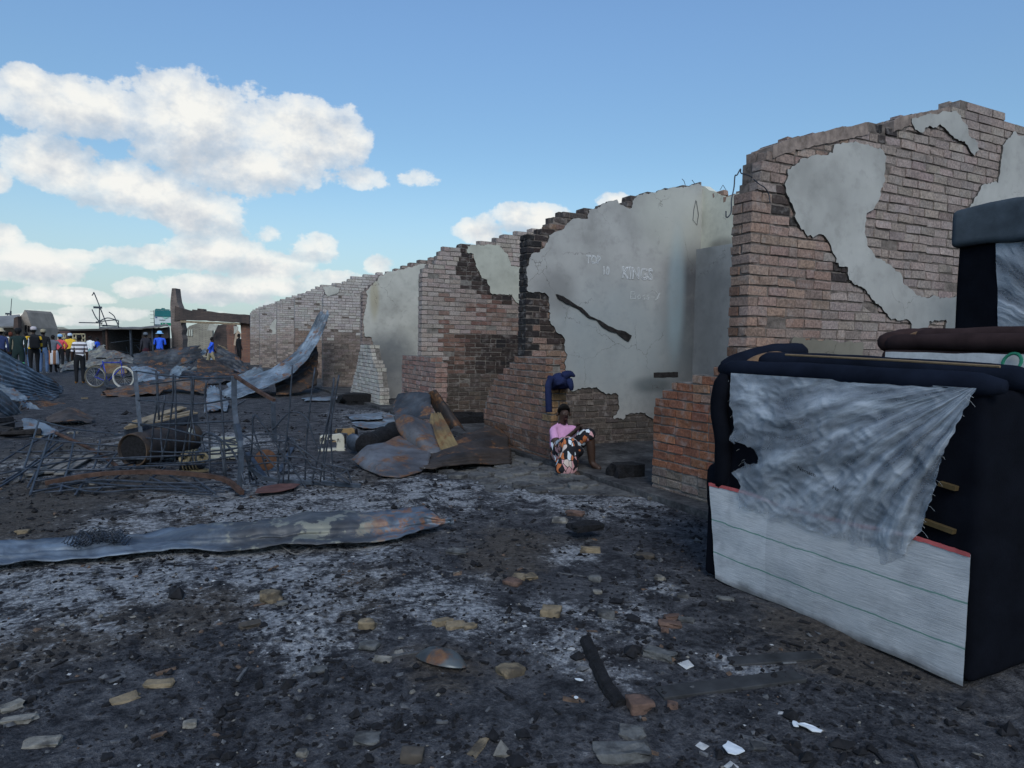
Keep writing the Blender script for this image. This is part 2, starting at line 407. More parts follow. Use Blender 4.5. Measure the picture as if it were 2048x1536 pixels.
DIRT = [(60,1020,.8),(200,1055,.6),(60,1290,.35),(720,1160,.35),(330,1250,.3),(180,900,1.2),(1040,1080,.45),(300,760,3.0),(1700,1300,.5),(120,1000,.7),(300,990,.6),(700,1210,.3),(430,1210,.35),(1000,1120,.4),(880,1330,.25),(200,1250,.4),(40,960,1.0),(240,960,.9),(420,1030,.5),(0,1060,.7),(160,1080,.4),(700,960,.6)]
def zonew(lst, x, y):
    m = 0.0
    for p, r in lst:
        dx, dy = (x-p.x)/r, (y-p.y)/(r*1.25); d = dx*dx+dy*dy
        if d < 5: m = max(m, max(0.0, min(1.0, 1.25-math.sqrt(d)*.68)))
    return m
ASHZ = [(PG(x, y), r) for x, y, r in ASH]; DIRTZ = [(PG(x, y), r) for x, y, r in DIRT]
def _ground(t, pos, b):
    at = t.new('ShaderNodeVertexColor', layer_name='litter'); sc_ = t.new('ShaderNodeSeparateColor', i_0=at.outputs[0]); ash, dirt, far = sc_.outputs
    n1 = t.noise(pos, 4.5, 6, .7, .5); n2 = t.noise(pos, 26, 5, .72); n3 = t.noise(pos, 95, 3, .65)
    mixn = t.math('ADD', t.math('MULTIPLY', n1, .45), t.math('ADD', t.math('MULTIPLY', n2, .38), t.math('MULTIPLY', n3, .17)))
    c = t.ramp(mixn, [(.34, (.006, .0065, .008)), (.43, (.025, .026, .031)), (.51, (.066, .067, .074)), (.59, (.13, .13, .138)), (.7, (.24, .238, .24))])
    dm = t.smooth(t.math('ADD', t.math('MULTIPLY', dirt, .42), t.math('MULTIPLY', n1, .8)), .62, .8)
    c = t.mix(t.math('MULTIPLY', dm, .75), c, t.ramp(n2, [(.3, (.03, .026, .023)), (.55, (.095, .08, .066)), (.75, (.17, .145, .118))]))
    c = t.mix(t.math('MULTIPLY', t.math('MULTIPLY', ash, .62), t.smooth(n1, .42, .62)), c, t.ramp(n2, [(.3, (.1, .103, .112)), (.7, (.25, .255, .265))]))
    am = t.math('ADD', t.math('MULTIPLY', n1, .56), t.math('ADD', t.math('MULTIPLY', n2, .32), t.math('MULTIPLY', n3, .12)))
    am = t.smooth(t.math('ADD', am, t.math('MULTIPLY', ash, .18)), .595, .73)
    c = t.mix(t.math('MULTIPLY', am, .9), c, t.ramp(n2, [(.34, (.13, .135, .15)), (.5, (.3, .31, .325)), (.66, (.52, .525, .53))]))
    c = t.mix(far, c, (.16, .13, .1))
    bump(t, b, t.math('ADD', t.math('MULTIPLY', n2, .8), t.math('ADD', t.math('MULTIPLY', n3, .3), n1)), 1.0, .045)
    return c
M_GROUND = mat('burnt_ground', _ground, .95, spec=.15)
def ground():
    az = [rad(a) for a in [-22+.45*i for i in range(222)]] + [rad(78+i*6.5) for i in range(1, 40)]
    az = [a for a in az if a < rad(338)]
    rs = [0.0, .35]; 
    while rs[-1] < 3500: rs.append(rs[-1]*(1.022 if rs[-1] < 40 else 1.12))
    n = len(az); vs = []; fs = []
    for r in rs:
        for a in az:
            x, y = r*math.sin(a), r*math.cos(a); vs.append((x, y, hgt(x, y)))
    for i in range(len(rs)-1):
        for k in range(n):
            a, b_ = i*n+k, i*n+(k+1) % n; fs.append((a, a+n, b_+n, b_))
    mb = MB(); mb.add(vs, fs); me = mb.mesh('ground', M_GROUND, True)
    ca = me.color_attributes.new('litter', 'FLOAT_COLOR', 'POINT'); cl = []
    for x, y, z in vs:
        r = math.hypot(x, y); cl += [zonew(ASHZ, x, y), zonew(DIRTZ, x, y), max(0, min(1, (r-45)/45)), 1] if r < 100 else [0, 0, 1, 1]
    ca.data.foreach_set('color', cl); struct(link('ground', me))
ground()

def debris():
    """cinders, ash flakes and crumbs lying all over the burnt ground"""
    rnd = random.Random(3)
    mats = [plain('cinder', (.012, .012, .014), .6, 40, .9), plain('grey_ash_crumb', (.085, .088, .094), .5, 30, .95), plain('brick_crumb', (.11, .075, .055), .5, 30, .95), plain('white_ash_flake', (.45, .45, .44), .2, 30, .95), plain('plaster_crumb', (.17, .16, .14), .3, 30, .95)]
    zs = [(PG(x, y), r) for x, y, r in ASH]
    mb = MB()
    for i in range(32000):
        a = rad(rnd.uniform(-16, 70)); r = 1.6*(16/1.6)**(rnd.random()**.8)
        x, y = r*math.sin(a), r*math.cos(a)
        if x > 4.4 and y > 4.4: continue
        if x > 3.2 and y < 3.4: continue
        w = noise.noise(Vector((x*1.1, y*1.1, 9)))
        if w < -.18 and rnd.random() < .75: continue
        s = .0035*math.exp(rnd.gauss(0, .55))*1.35*(1+r*.09)*(2.1 if rnd.random() < .06 else 1)
        inash = any((p.x-x)**2+(p.y-y)**2 < (q*1.1)**2 for p, q in zs)
        q = rnd.random()
        mi = (3 if q < .1 else 1 if q < .5 else 0 if q < .93 else 2 if q < .96 else 4) if inash else (3 if q < .012 else 1 if q < .2 else 0 if q < .95 else 2 if q < .975 else 4)
        if mi == 0: s *= 1.35
        fz = rnd.uniform(.25, .8) if mi != 3 else .12
        rot = rnd.uniform(0, 6.28); ca, sa = math.cos(rot), math.sin(rot); el = rnd.uniform(.5, 1.0)
        z = hgt(x, y)+s*fz*.35; tl = rnd.uniform(-.5, .5)
        vs = []
        for u, v, h in ((1,0,0),(0,1,0),(-1,0,0),(0,-1,0),(.3,.2,1),(-.2,-.1,-.9)):
            u = u*s*rnd.uniform(.7, 1.2); v = v*s*el*rnd.uniform(.7, 1.2)
            vs.append((x+u*ca-v*sa, y+u*sa+v*ca, z+h*s*fz+u*tl*fz))
        mb.add(vs, [(0,1,4),(1,2,4),(2,3,4),(3,0,4),(1,0,5),(2,1,5),(3,2,5),(0,3,5)], mi)
    for i in range(1500):                                  # bigger charred and cement fragments
        a = rad(rnd.uniform(-14, 66)); r = 1.7*(11/1.7)**(rnd.random()**.85); x, y = r*math.sin(a), r*math.cos(a)
        if (x > 4.3 and y > 4.4) or (x > 3.2 and y < 3.4) or noise.noise(Vector((x*.9, y*.9, 5))) < -.05: continue
        s = .009*math.exp(rnd.gauss(0, .5))*(1+r*.06); q = rnd.random(); mi = 0 if q < .74 else 1 if q < .9 else 2 if q < .95 else 4
        mb.blob((x, y, hgt(x, y)+s*.15), (s*rnd.uniform(.9, 1.9), s*rnd.uniform(.7, 1.3), s*rnd.uniform(.25, .7)), seed=i, n=1, rough=.5, M=Matrix.Rotation(rnd.uniform(0, 6), 3, 'Z') @ Matrix.Rotation(rnd.uniform(-.4, .4), 3, 'X'), mi=mi)
    for i in range(420):                                   # charred slivers and bits of stick
        a = rad(rnd.uniform(-14, 66)); r = 1.8*(9/1.8)**(rnd.random()**.85); x, y = r*math.sin(a), r*math.cos(a)
        if (x > 4.3 and y > 4.4) or (x > 3.2 and y < 3.4): continue
        L = .05*math.exp(rnd.gauss(0, .5)); q = rnd.random()
        mb.box((x, y, hgt(x, y)+.004), (L, rnd.uniform(.006, .02), rnd.uniform(.004, .012)), rz=rnd.uniform(0, 6.3), ry=rnd.uniform(-.12, .12), mi=0 if q < .7 else 1 if q < .92 else 2, jit=.003)
    o = mb.build('ash_and_cinders', mats); o['kind'] = 'stuff'; o['label'] = 'loose cinders, ash flakes and crumbs strewn over the burnt ground'; o['category'] = 'debris'
debris()

# ------------------------------------------------------------------ brick ruins
COURSE, BL, BH, BD = .092, .24, .083, .108
def brick_variants():
    out = []; rnd = random.Random(5)
    for k in range(10):
        bm = bmesh.new(); bmesh.ops.create_cube(bm, size=1)
        for v in bm.verts: v.co = Vector((v.co.x*.226, v.co.y*BD, v.co.z*BH))
        bmesh.ops.bevel(bm, geom=bm.edges[:], offset=.004 if k < 6 else .008, segments=1, affect='EDGES', profile=.5)
        j = .003 if k < 6 else .0065
        for v in bm.verts: v.co += Vector((rnd.uniform(-j, j), rnd.uniform(-j, j), rnd.uniform(-j, j)))
        me = D.meshes.new('brick'); bm.to_mesh(me); bm.free(); me.materials.append(M_BRICK); out.append(me)
    return out
BRICKS = brick_variants()
def shade(c, k): return tuple(max(.004, q*k) for q in c)
def pick(rnd, pal):
    c = rnd.choice(pal); k = rnd.uniform(.86, 1.14); m = [sum(q[i] for q in pal)/len(pal) for i in range(3)]; return tuple((q*.6+a*.4)*k*rnd.uniform(.97, 1.03) for q, a in zip(c, m))

class Wall:
    def __init__(s, name, loc, label, cat='wall', group=None, seed=1, mortar=None):
        s.t = thing(name, loc, label, cat, group); s.b = []; s.rnd = random.Random(seed); s.core = MB(); s.mortar = mortar or M_MORTAR
    def brick(s, lo, hi, col, pri=0, loose=False): s.b.append((pri, Vector(lo), Vector(hi), col, loose))
    def finish(s, limit=300):
        if s.core.f: s.core.build('mortar_core', s.mortar, s.t)
        s.b.sort(key=lambda q: q[0]); rnd = s.rnd
        for pri, lo, hi, col, loose in s.b[:limit]:
            o = D.objects.new('brick', rnd.choice(BRICKS)); COL.objects.link(o)
            sz = hi-lo; o.location = (lo+hi)/2
            if sz.x >= sz.y: o.scale = (sz.x/.226, sz.y/BD, sz.z/BH); rz = 0
            else: o.scale = (sz.y/.226, sz.x/BD, sz.z/BH); rz = math.pi/2
            if rnd.random() < .5: rz += math.pi
            o.rotation_euler = (rnd.gauss(0, .012), rnd.gauss(0, .012), rz+rnd.gauss(0, .014)); o.location += Vector((0, 0, rnd.gauss(0, .002)))
            if loose and rnd.random() < .6: o.rotation_euler = (rnd.gauss(0, .05), rnd.gauss(0, .05), rz+rnd.gauss(0, .12)); o.scale = (o.scale[0]*rnd.uniform(.7, 1.05), o.scale[1], o.scale[2]*rnd.uniform(.85, 1.1))
            o.color = (*col, 1); o.parent = s.t; o.matrix_parent_inverse = PINV[s.t.name]
        rest = s.b[limit:]
        if rest:
            mb = MB(); cols = []
            for pri, lo, hi, col, loose in rest:
                mb.box((lo+hi)/2, hi-lo, rz=rnd.gauss(0, .006), jit=.003); cols += [col]*24
            me = mb.mesh('brickwork', M_BRICKS)
            ca = me.color_attributes.new('tint', 'FLOAT_COLOR', 'CORNER')
            ca.data.foreach_set('color', [q for c in cols for q in (*c, 1)])
            o = link('brickwork', me, s.t); o['kind'] = 'stuff'
        return s.t

def party_wall(w, yk, x0, x1, top, colf, skip=None, stuff=False, z0=0.0, endface=True, proud=.0015, bottom_vis=0.0, th=.235):
    """wall across the row: near face in the plane Y = yk, front end at X = x0"""
    rnd = w.rnd; nC = int(max(p[1] for p in top)/COURSE)+2
    def ok(x, z): return x0 <= x <= x1 and interp(top, x) >= z
    for j in range(nC):
        za = z0+j*COURSE; zm = za+COURSE*.5
        if not any(interp(top, x0+(x1-x0)*i/40) >= zm for i in range(41)): continue
        xs = [x0+(x1-x0)*i/160 for i in range(161)]; on = [x for x in xs if interp(top, x) >= zm]
        xa, xb = on[0], on[-1]
        w.core.box(((xa+xb)/2, yk+th/2, zm-.003), (xb-xa-.012, th-.016, COURSE+.001))
        # one brick after another along the near face
        x = xa; first = True; h = (j % 2 == 1)
        while x < xb-.04:
            L = (BD if h else .226) if first else (.226 if rnd.random() < .86 else BD)
            quoin = first and x <= x0+.01
            d = .226 if (quoin and h) else BD
            L = min(L, xb-x)
            if L < .05: break
            xm = x+L/2; pr = proud+rnd.gauss(0, .0028); 
            if rnd.random() < .03: pr -= .012
            zt = za+BH+rnd.uniform(-.004, .003)
            exposed = not ok(xm, za+COURSE*1.5)
            hide = skip and skip(xm, zm) and all(skip(a, b) for a, b in ((x-.02, za-.01), (x+L+.02, za-.01), (x-.02, zt+.01), (x+L+.02, zt+.01)))
            if not hide or quoin or exposed:
                c = colf(xm, zm, rnd)
                lo = (x+(.0 if not quoin else -.006), yk-pr, za+.004); hi = (x+L, yk-pr+d, zt)
                w.brick(lo, hi, c, (0 if zm > bottom_vis else 5)+(xm-x0)*.2, exposed)
                if exposed and not (quoin and h): w.brick((x, yk+.122, za+.004), (x+L, yk+th+.004, zt+rnd.uniform(-.02, .03)), c, 3, True)
            if quoin and not h and endface:            # second header of the front end
                w.brick((x0-.006, yk+.122, za+.004), (x0+.21, yk+th+.004, zt), colf(x0-.05, zm, rnd), .1)
            x += L+.010+rnd.uniform(-.003, .005); first = False
    return w

def front_wall(w, X, ya, yb, top, colf, th=.235, endface=True, z0=0.0, proud=.0015, clo=None, lim=None):
    """low wall along the shop fronts: face in the plane X, from Y = ya (near end) to yb; top(Y) profile"""
    rnd = w.rnd; nC = int(max(p[1] for p in top)/COURSE)+2
    for j in range(nC):
        za = z0+j*COURSE; zm = za+COURSE*.5
        ys = [ya+(yb-ya)*i/160 for i in range(161)]; on = [y for y in ys if interp(top, y) >= zm]
        if not on: continue
        a, b = on[0], on[-1]; a += rnd.uniform(0, .03) if a > ya+.02 else 0
        w.core.box((X+th/2, (a+b)/2, zm-.003), (th-.016, b-a-.012, COURSE+.001))
        y = a; first = True; h = (j % 2 == 1)
        while y < b-.04:
            L = (BD if h else .226) if first else (.226 if rnd.random() < .86 else BD)
            quoin = first and y < ya+.03; d = .226 if (quoin and h) else BD
            L = min(L, b-y)
            if L < .05: break
            ym = y+L/2; pr = proud+rnd.gauss(0, .0028); zt = za+BH+rnd.uniform(-.004, .003)
            exposed = interp(top, ym) < za+COURSE*1.5; c = colf(ym, zm, rnd)
            w.brick((X-pr, y-(.006 if quoin else 0), za+.004), (X-pr+d, y+L, zt), c, (ym-ya)*.2)
            if exposed and not (quoin and h): w.brick((X+.122, y, za+.004), (X+th+.004, y+L, zt+rnd.uniform(-.01, .01)), c, .2)
            if quoin and not h and endface: w.brick((X+.122, y-.006, za+.004), (X+th+.004, y+.2, zt), colf(ym, zm, rnd), .1)
            y += L+.010+rnd.uniform(-.003, .005); first = False
    return w

M_PEDGE = plain('broken_plaster_edge_shade', (.09, .082, .075), .5, 30, .95)  # broken edge, its shadowed and sooty outline painted in as a dark colour
def plate(w, yk, pts, m, d=.022, d0=-.02, name='plaster', seed=0, amp=.02, step=.028, parent=None):
    """plaster skin on a near face; pts are photo points"""
    poly = [(p.x, p.z) for p in (PY(x, y, yk-d) for x, y in pts)]
    poly = ragged(poly, step, amp, seed)
    mb = MB(); mb.prism(poly, lambda u, v, q: (u, yk-q, v), d0, d, side=1)
    return mb.build(name, [m, M_PEDGE], parent or w.t)
def zpoly(pts, ox, oy, sc): return [(ox+x/sc, oy+y/sc) for x, y in pts]
def ypoly(pts, yk): return [(p.x, p.z) for p in (PY(x, y, yk) for x, y in pts)]

PINK = [(.32,.225,.185),(.29,.205,.175),(.34,.24,.19),(.27,.19,.165),(.3,.23,.205),(.33,.215,.16)]
GREYP = [(.34,.275,.245),(.31,.255,.235),(.36,.295,.26),(.29,.235,.215),(.33,.26,.24)]
PALE = [(.43,.37,.34),(.39,.33,.3),(.46,.4,.36),(.37,.31,.285),(.35,.275,.245)]
REDB = [(.26,.105,.062),(.3,.125,.07),(.23,.095,.06),(.32,.145,.08),(.26,.12,.075),(.2,.085,.058)]
DULL = [(.22,.125,.09),(.25,.145,.1),(.2,.12,.095),(.27,.16,.115),(.23,.15,.12)]
SOOT = [(.022,.02,.022),(.03,.027,.028),(.018,.018,.021),(.04,.033,.032)]
X0 = 4.65

# --- nearest party wall, behind the sofas
Y1 = 4.55
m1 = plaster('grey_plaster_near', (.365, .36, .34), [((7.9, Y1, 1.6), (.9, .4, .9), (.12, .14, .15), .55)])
p1 = zpoly([(850,345),(930,335),(1050,345),(1150,375),(1180,420),(1170,560),(1140,640),(1130,700),(1050,800),(1040,900),(1070,1000),(1110,1060),(1210,1110),(1260,1150),(1290,1230),(1400,1310),(1600,1310),(1655,1290),(1650,1100),(1670,1000),(1680,790),(1715,720),(1795,595),(1885,590),(1900,480),(1915,350),(1990,260),(2060,300),(2400,420),(2400,1700),(1560,1700),(1555,1450),(1450,1460),(1430,1530),(1345,1530),(1330,1465),(1200,1440),(1150,1370),(1080,1310),(1030,1250),(945,1200),(935,1120),(880,1115),(860,1090),(830,990),(780,915),(700,915),(640,880),(600,800),(590,740),(545,620),(555,500),(600,480),(650,430),(780,410),(840,400)], 1400, 180, 3.16)
p1b = zpoly([(1340,180),(1360,250),(1410,270),(1450,225),(1530,228),(1600,290),(1680,340),(1735,415),(1765,380),(1760,330),(1700,290),(1690,220),(1620,130),(1480,150)], 1400, 180, 3.16)
soot1 = ypoly(zpoly([(490,490),(555,500),(545,620),(590,740),(600,810),(500,800),(440,730),(470,640),(480,560)], 1400, 180, 3.16), Y1)
soot1b = ypoly(zpoly([(860,1100),(940,1110),(945,1200),(1030,1250),(930,1280),(860,1200)], 1400, 180, 3.16), Y1)
soot1c = ypoly(zpoly([(1080,205),(1210,190),(1290,240),(1190,330),(1100,290)], 1400, 180, 3.16), Y1)
q1 = ypoly(p1, Y1); q1b = ypoly(p1b, Y1)
def sooty(c, r, k=1.0):
    f = r.uniform(.84, 1.0)*k; s_ = pick(r, SOOT); return tuple(a*(1-f)+b*f for a, b in zip(c, s_))
def near(poly, x, z, r, e=.06): return inpoly(x+r.uniform(-e, e), z+r.uniform(-e, e), poly)
def col1(x, z, r):
    if near(soot1, x, z, r) or near(soot1b, x, z, r) or near(soot1c, x, z, r): return sooty(pick(r, PINK), r)
    if x < X0: return shade(pick(r, DULL if z < 2.2 else PINK), .8)
    if x > 5.9 and z > 1.6: return pick(r, GREYP)
    if z > 2.9: return pick(r, PINK+GREYP)
    if x > 5.7: return pick(r, GREYP)
    if z < 2.0 and r.random() < .25: return pick(r, [(.3,.16,.1),(.26,.14,.09)])
    return pick(r, PINK)
top1 = [(4.65,2.98),(4.72,3.0),(4.74,3.2),(4.8,3.3),(5.08,3.42),(6.19,3.75),(6.3,3.72),(6.6,3.86),(7.45,4.1),(7.6,4.2),(7.85,4.18),(7.9,4.02),(8.1,4.02),(8.3,4.2),(8.8,4.15),(9.6,3.85),(11,3.3)]
w1 = Wall('party_wall', (4.65, Y1, 0), 'tall brown brick cross wall with patchy grey plaster, nearest the camera, behind the sofas', seed=11, mortar=M_MORTAR_DARK)
party_wall(w1, Y1, X0, 9.4, top1, col1, lambda x, z: inpoly(x, z, q1) or inpoly(x, z, q1b), bottom_vis=1.35)
w1.finish(300)
plate(w1, Y1, p1, m1, seed=3); plate(w1, Y1, p1b, m1, seed=5)
plate(w1, Y1, [(1586,676),(1660,680),(1727,684),(1722,730),(1586,730)], plaster('tan_render', (.2,.185,.15)), d=.016, seed=8)
mb = MB()                                                # cement smeared along the broken rake
for xa, xb in ((4.86, 6.12), (6.5, 7.4)):
    n = int((xb-xa)/.04); xs = [xa+(xb-xa)*i/n for i in range(n+1)]
    up = [(x, interp(top1, x)+.03+.018*noise.noise(Vector((x*5, 2, 3)))+.012*noise.noise(Vector((x*19, 2, 3)))) for x in xs]; dn = [(x, interp(top1, x)-.085-.03*noise.noise(Vector((x*6, 7, 3)))-.02*noise.noise(Vector((x*17, 7, 3)))) for x in reversed(xs)]
    mb.prism(dn[::-1]+up[::-1], lambda u, v, q: (u, Y1-q, v), -.245, .012)
o = mb.build('cement_capping', plain('smoke_stained_cement', (.24,.19,.165), .4, 12, .95), w1.t); o['kind'] = 'stuff'

# --- second party wall: big plaster face with the chalk writing
Y2 = 8.76; XS = 7.83
z4 = lambda l: zpoly(l, 900, 360, 3.531)
z5 = lambda l: zpoly(l, 920, 680, 3.657)
p2 = z4([(790,355),(840,300),(890,272),(975,272),(980,212),(1060,192),(1090,162),(1180,137),(1200,172),(1270,203),(1290,152),(1320,112),(1500,67),(1740,30),(1800,50),(1770,600),(1760,1400),(1755,1600)]) + \
     z5([(1700,640),(1430,600),(1380,560),(1340,535),(1210,545),(1200,580),(1120,570),(1165,505),(1160,440),(1150,395),(1060,390),(1000,345),(880,360),(815,372)]) + \
     z4([(850,1420),(815,1340),(825,1250),(810,1120),(760,1080),(700,990),(710,940),(700,870),(690,815),(600,790),(545,780),(550,700),(540,640),(570,540),(640,490),(690,440),(700,390)])
cor = PY(1750, 1200, Y2)
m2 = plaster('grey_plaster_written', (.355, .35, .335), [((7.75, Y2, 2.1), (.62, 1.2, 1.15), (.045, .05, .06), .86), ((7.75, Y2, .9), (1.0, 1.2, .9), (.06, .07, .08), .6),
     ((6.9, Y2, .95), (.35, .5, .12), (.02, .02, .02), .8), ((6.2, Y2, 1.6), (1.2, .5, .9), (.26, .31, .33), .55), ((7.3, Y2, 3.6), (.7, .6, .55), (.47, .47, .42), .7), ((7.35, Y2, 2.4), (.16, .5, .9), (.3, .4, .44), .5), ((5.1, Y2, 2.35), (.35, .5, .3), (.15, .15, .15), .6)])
q2 = ypoly(p2, Y2)
s2a = ypoly(z4([(545,780),(600,790),(690,815),(710,940),(700,1000),(760,1080),(810,1120),(825,1250),(815,1340),(760,1280),(690,1180),(640,1060),(600,980),(520,960),(560,880)]), Y2)
s2b = ypoly(z4([(470,370),(720,330),(700,430),(640,490),(600,540),(470,520)]), Y2)
def col2(x, z, r):
    if x < X0+.13 and z > 1.3: return pick(r, SOOT)
    if near(s2a, x, z, r): return sooty(pick(r, DULL), r)
    if near(s2b, x, z, r): return sooty(pick(r, DULL), r, .9)
    if z > 3.3: return sooty(pick(r, GREYP), r, .85)
    if z < 1.0: return pick(r, [(.12,.1,.09),(.1,.085,.08),(.14,.115,.1),(.09,.08,.075)])
    return pick(r, DULL+PINK)
top2 = [(4.65,3.12),(4.95,3.2),(5.02,3.28),(5.1,3.42),(5.6,3.55),(6.14,3.7),(6.3,3.66),(6.42,3.83),(7.0,3.98),(7.83,4.2),(8.0,4.2)]
w2 = Wall('party_wall', (4.65, Y2, 0), 'plastered cross wall with chalk writing and a charred front edge, behind the seated woman', seed=12, mortar=M_MORTAR_DARK)
party_wall(w2, Y2, X0, XS, top2, col2, lambda x, z: inpoly(x, z, q2))
w2.finish(300)
plate(w2, Y2, p2, m2, seed=9)
# chalk writing, outlined letters
M_CHALK = plain('chalk', (.62, .63, .63), .1, 60, 1)
def chalk(txt, x, y, h, outline=True, slant=0, sx=1.0, rot=0):
    cu = D.curves.new('chalk', 'FONT'); cu.body = txt; cu.size = 1; cu.shear = slant
    cu.fill_mode = 'NONE' if outline else 'FRONT'; cu.bevel_depth = .034 if outline else .0; cu.bevel_resolution = 0; cu.resolution_u = 3
    if not outline: cu.fill_mode = 'NONE'; cu.bevel_depth = .03
    to = D.objects.new('tmp', cu); COL.objects.link(to)
    dg = bpy.context.evaluated_depsgraph_get(); me = D.meshes.new_from_object(to.evaluated_get(dg)); D.objects.remove(to)
    p = PY(x, y, Y2-.023); s = h
    for v in me.vertices:
        a, b = v.co.x*sx*s, v.co.y*s
        a += .012*noise.noise(Vector((v.co.x*3, v.co.y*3, 1))); b += .012*noise.noise(Vector((v.co.x*3, v.co.y*3, 5)))
        v.co = Vector((p.x+a*math.cos(rot)-b*math.sin(rot), Y2-.0232+v.co.z*.03, p.z+a*math.sin(rot)+b*math.cos(rot)))
    me.materials.clear(); me.materials.append(M_CHALK)
    return link('chalk_letters', me, w2.t)
chalk('TOP', 1172, 526, .17, sx=.8); chalk('10', 1204, 549, .17, sx=.8); chalk('KINGS', 1243, 556, .25, sx=.82)
mb = MB()
def stroke(pts, r=.0035): mb.tube([PY(x, y, Y2-.0235) for x, y in pts], r, 4)
stroke([(1262,583),(1261,597)]); stroke([(1262,583),(1269,583),(1270,588),(1263,590),(1271,591),(1271,597),(1261,598)])
stroke([(1279,590),(1275,593),(1277,598),(1281,596),(1280,590),(1279,590)])
for ox in (1285, 1293): stroke([(ox+5,590),(ox+1,591),(ox+1,594),(ox+5,595),(ox+4,599),(ox,598)])
stroke([(1302,594),(1309,594)]); stroke([(1311,582),(1317,588),(1318,595),(1311,600)]); stroke([(1314,597),(1320,586)])
mb.build('chalk_letters', M_CHALK, w2.t)
# charred gash running down across the plaster, and the smoked slot lower down
gash = z4([(752,805),(800,820),(860,860),(930,900),(990,960),(1060,990),(1120,1030),(1190,1060),(1240,1070),(1285,1098),(1262,1140),(1225,1118),(1180,1080),(1120,1062),(1070,1030),(1040,990),(985,975),(900,905),(820,870),(765,835)])
plate(w2, Y2, gash, M_WOOD_DARK, d=.045, d0=.01, name='charred_gash', seed=2, amp=.006, step=.03)  # raised dark strip standing in for the blackened gash, no timber there
plate(w2, Y2, z4([(1440,1360),(1610,1356),(1612,1392),(1440,1396)]), M_WOOD_DARK, d=.026, d0=.0, name='charred_slot', seed=6, amp=.005)
mb = MB(); mb.tube([PY(x, y, Y2-.035) for x, y in [(1392,400),(1388,418),(1386,440),(1394,450),(1397,430),(1393,402)]], .004, 5); mb.build('hanging_wire', M_STEEL, w2.t)

# --- long wall at the back of the bays
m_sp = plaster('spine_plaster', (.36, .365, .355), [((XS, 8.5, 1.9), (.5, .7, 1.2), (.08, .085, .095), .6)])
m_sp2 = plaster('spine_plaster_upper_lit', (.6, .58, .48), [((XS, 8.25, 3.12), (.5, .3, .14), (.13, .12, .11), .7)])  # pale cream, with the yellowish light up there painted into the base colour
sp = thing('back_wall', (XS, 8.7, 0), 'long plastered rear wall closing the burnt shop bays, light painted into the cream top above a ledge', 'wall')
def spine():
    a, b = MB(), MB()
    prof = lambda y: 3.9+.12*noise.noise(Vector((y*.9, 3, 1)))+.05*noise.noise(Vector((y*4, 1, 1)))+(.3*max(0, 1-(8.76-y)/.5) if y <= 8.76 else 0)
    def strip(mb, ya, yb, n, xf, xb, z0, top):
        poly = [(-yb, z0), (-ya, z0)] + [(-(ya+(yb-ya)*i/n), top(ya+(yb-ya)*i/n)) for i in range(n+1)]
        mb.prism(poly, lambda u, v, q: (q, -u, v), xb, xf)
    strip(a, 4.795, 44, 8, XS-.09, XS+.14, -.02, lambda y: 3.14)
    strip(b, 4.795, 44, 300, XS, XS+.138, 3.05, prof)
    a.build('lower_wall', m_sp, sp); b.build('upper_wall', m_sp2, sp)
    r = random.Random(4); y = 4.9
    while y < 8.6:                                        # broken brick tops
        o = D.objects.new('brick', r.choice(BRICKS)); COL.objects.link(o); o.location = (XS+.06, y, prof(y)-.02); o.rotation_euler = (0, r.uniform(-.1, .1), math.pi/2+r.uniform(-.1, .1))
        o.color = (*pick(r, PINK), 1); o.parent = sp; o.matrix_parent_inverse = PINV[sp.name]; y += r.choice([.24, .26, .5])
spine()

# --- third party wall
Y3 = 13.2
z6 = lambda l: zpoly(l, 820, 480, 4.042)
p3 = z6([(465,48),(490,34),(600,46),(630,30),(720,40),(760,80),(795,120),(815,210),(960,230),(1100,230),(1100,560),(960,540),(855,500),(825,440),(720,435),(650,425),(625,320),(580,310),(560,255),(535,215),(515,115),(465,105)])
q3 = ypoly(p3, Y3)
s3 = ypoly(z6([(408,40),(465,40),(465,110),(515,112),(560,250),(625,315),(645,425),(855,490),(850,505),(650,485),(510,420),(398,365)]), Y3)
def col3(x, z, r):
    if near(s3, x, z, r): return sooty(pick(r, DULL), r, .95)
    if z > 3.25 and x > 5.2: return pick(r, PALE)
    d = (x-4.65)/2.0
    if z < 1.75 and d > .25 and z > .95: return sooty(pick(r, DULL), r, min(1, .35+d*.9)) if d+r.uniform(-.2,.2) > .4 else pick(r, [(.2,.12,.095),(.17,.1,.085),(.22,.14,.11)])
    if z <= .95: return pick(r, [(.1,.08,.07),(.085,.07,.065),(.12,.09,.075)])
    if z < 2.6 and d > .2 and noise.noise(Vector((x*1.7, z*2.6, 3)))+r.uniform(-.35, .35)+(.25 if z < 2.2 else -.1) > .1: return pick(r, [(.2,.11,.09),(.24,.15,.125),(.19,.1,.085),(.27,.2,.17)])
    return pick(r, PALE if d < .4 else GREYP)
top3 = [(4.65,2.98),(4.78,3.1),(4.9,3.15),(5.0,3.35),(5.1,3.45),(5.35,3.52),(6.2,3.7),(6.5,3.85),(6.8,3.92),(7.83,4.2)]
w3 = Wall('party_wall', (4.65, Y3, 0), 'brick cross wall, pale above and sooty below, with a cream plaster patch at its top', seed=13)
party_wall(w3, Y3, X0, 7.4, top3, col3, lambda x, z: inpoly(x, z, q3)); w3.finish(300)
plate(w3, Y3, p3, plaster('cream_plaster', (.42,.42,.36), marks=False), seed=4)

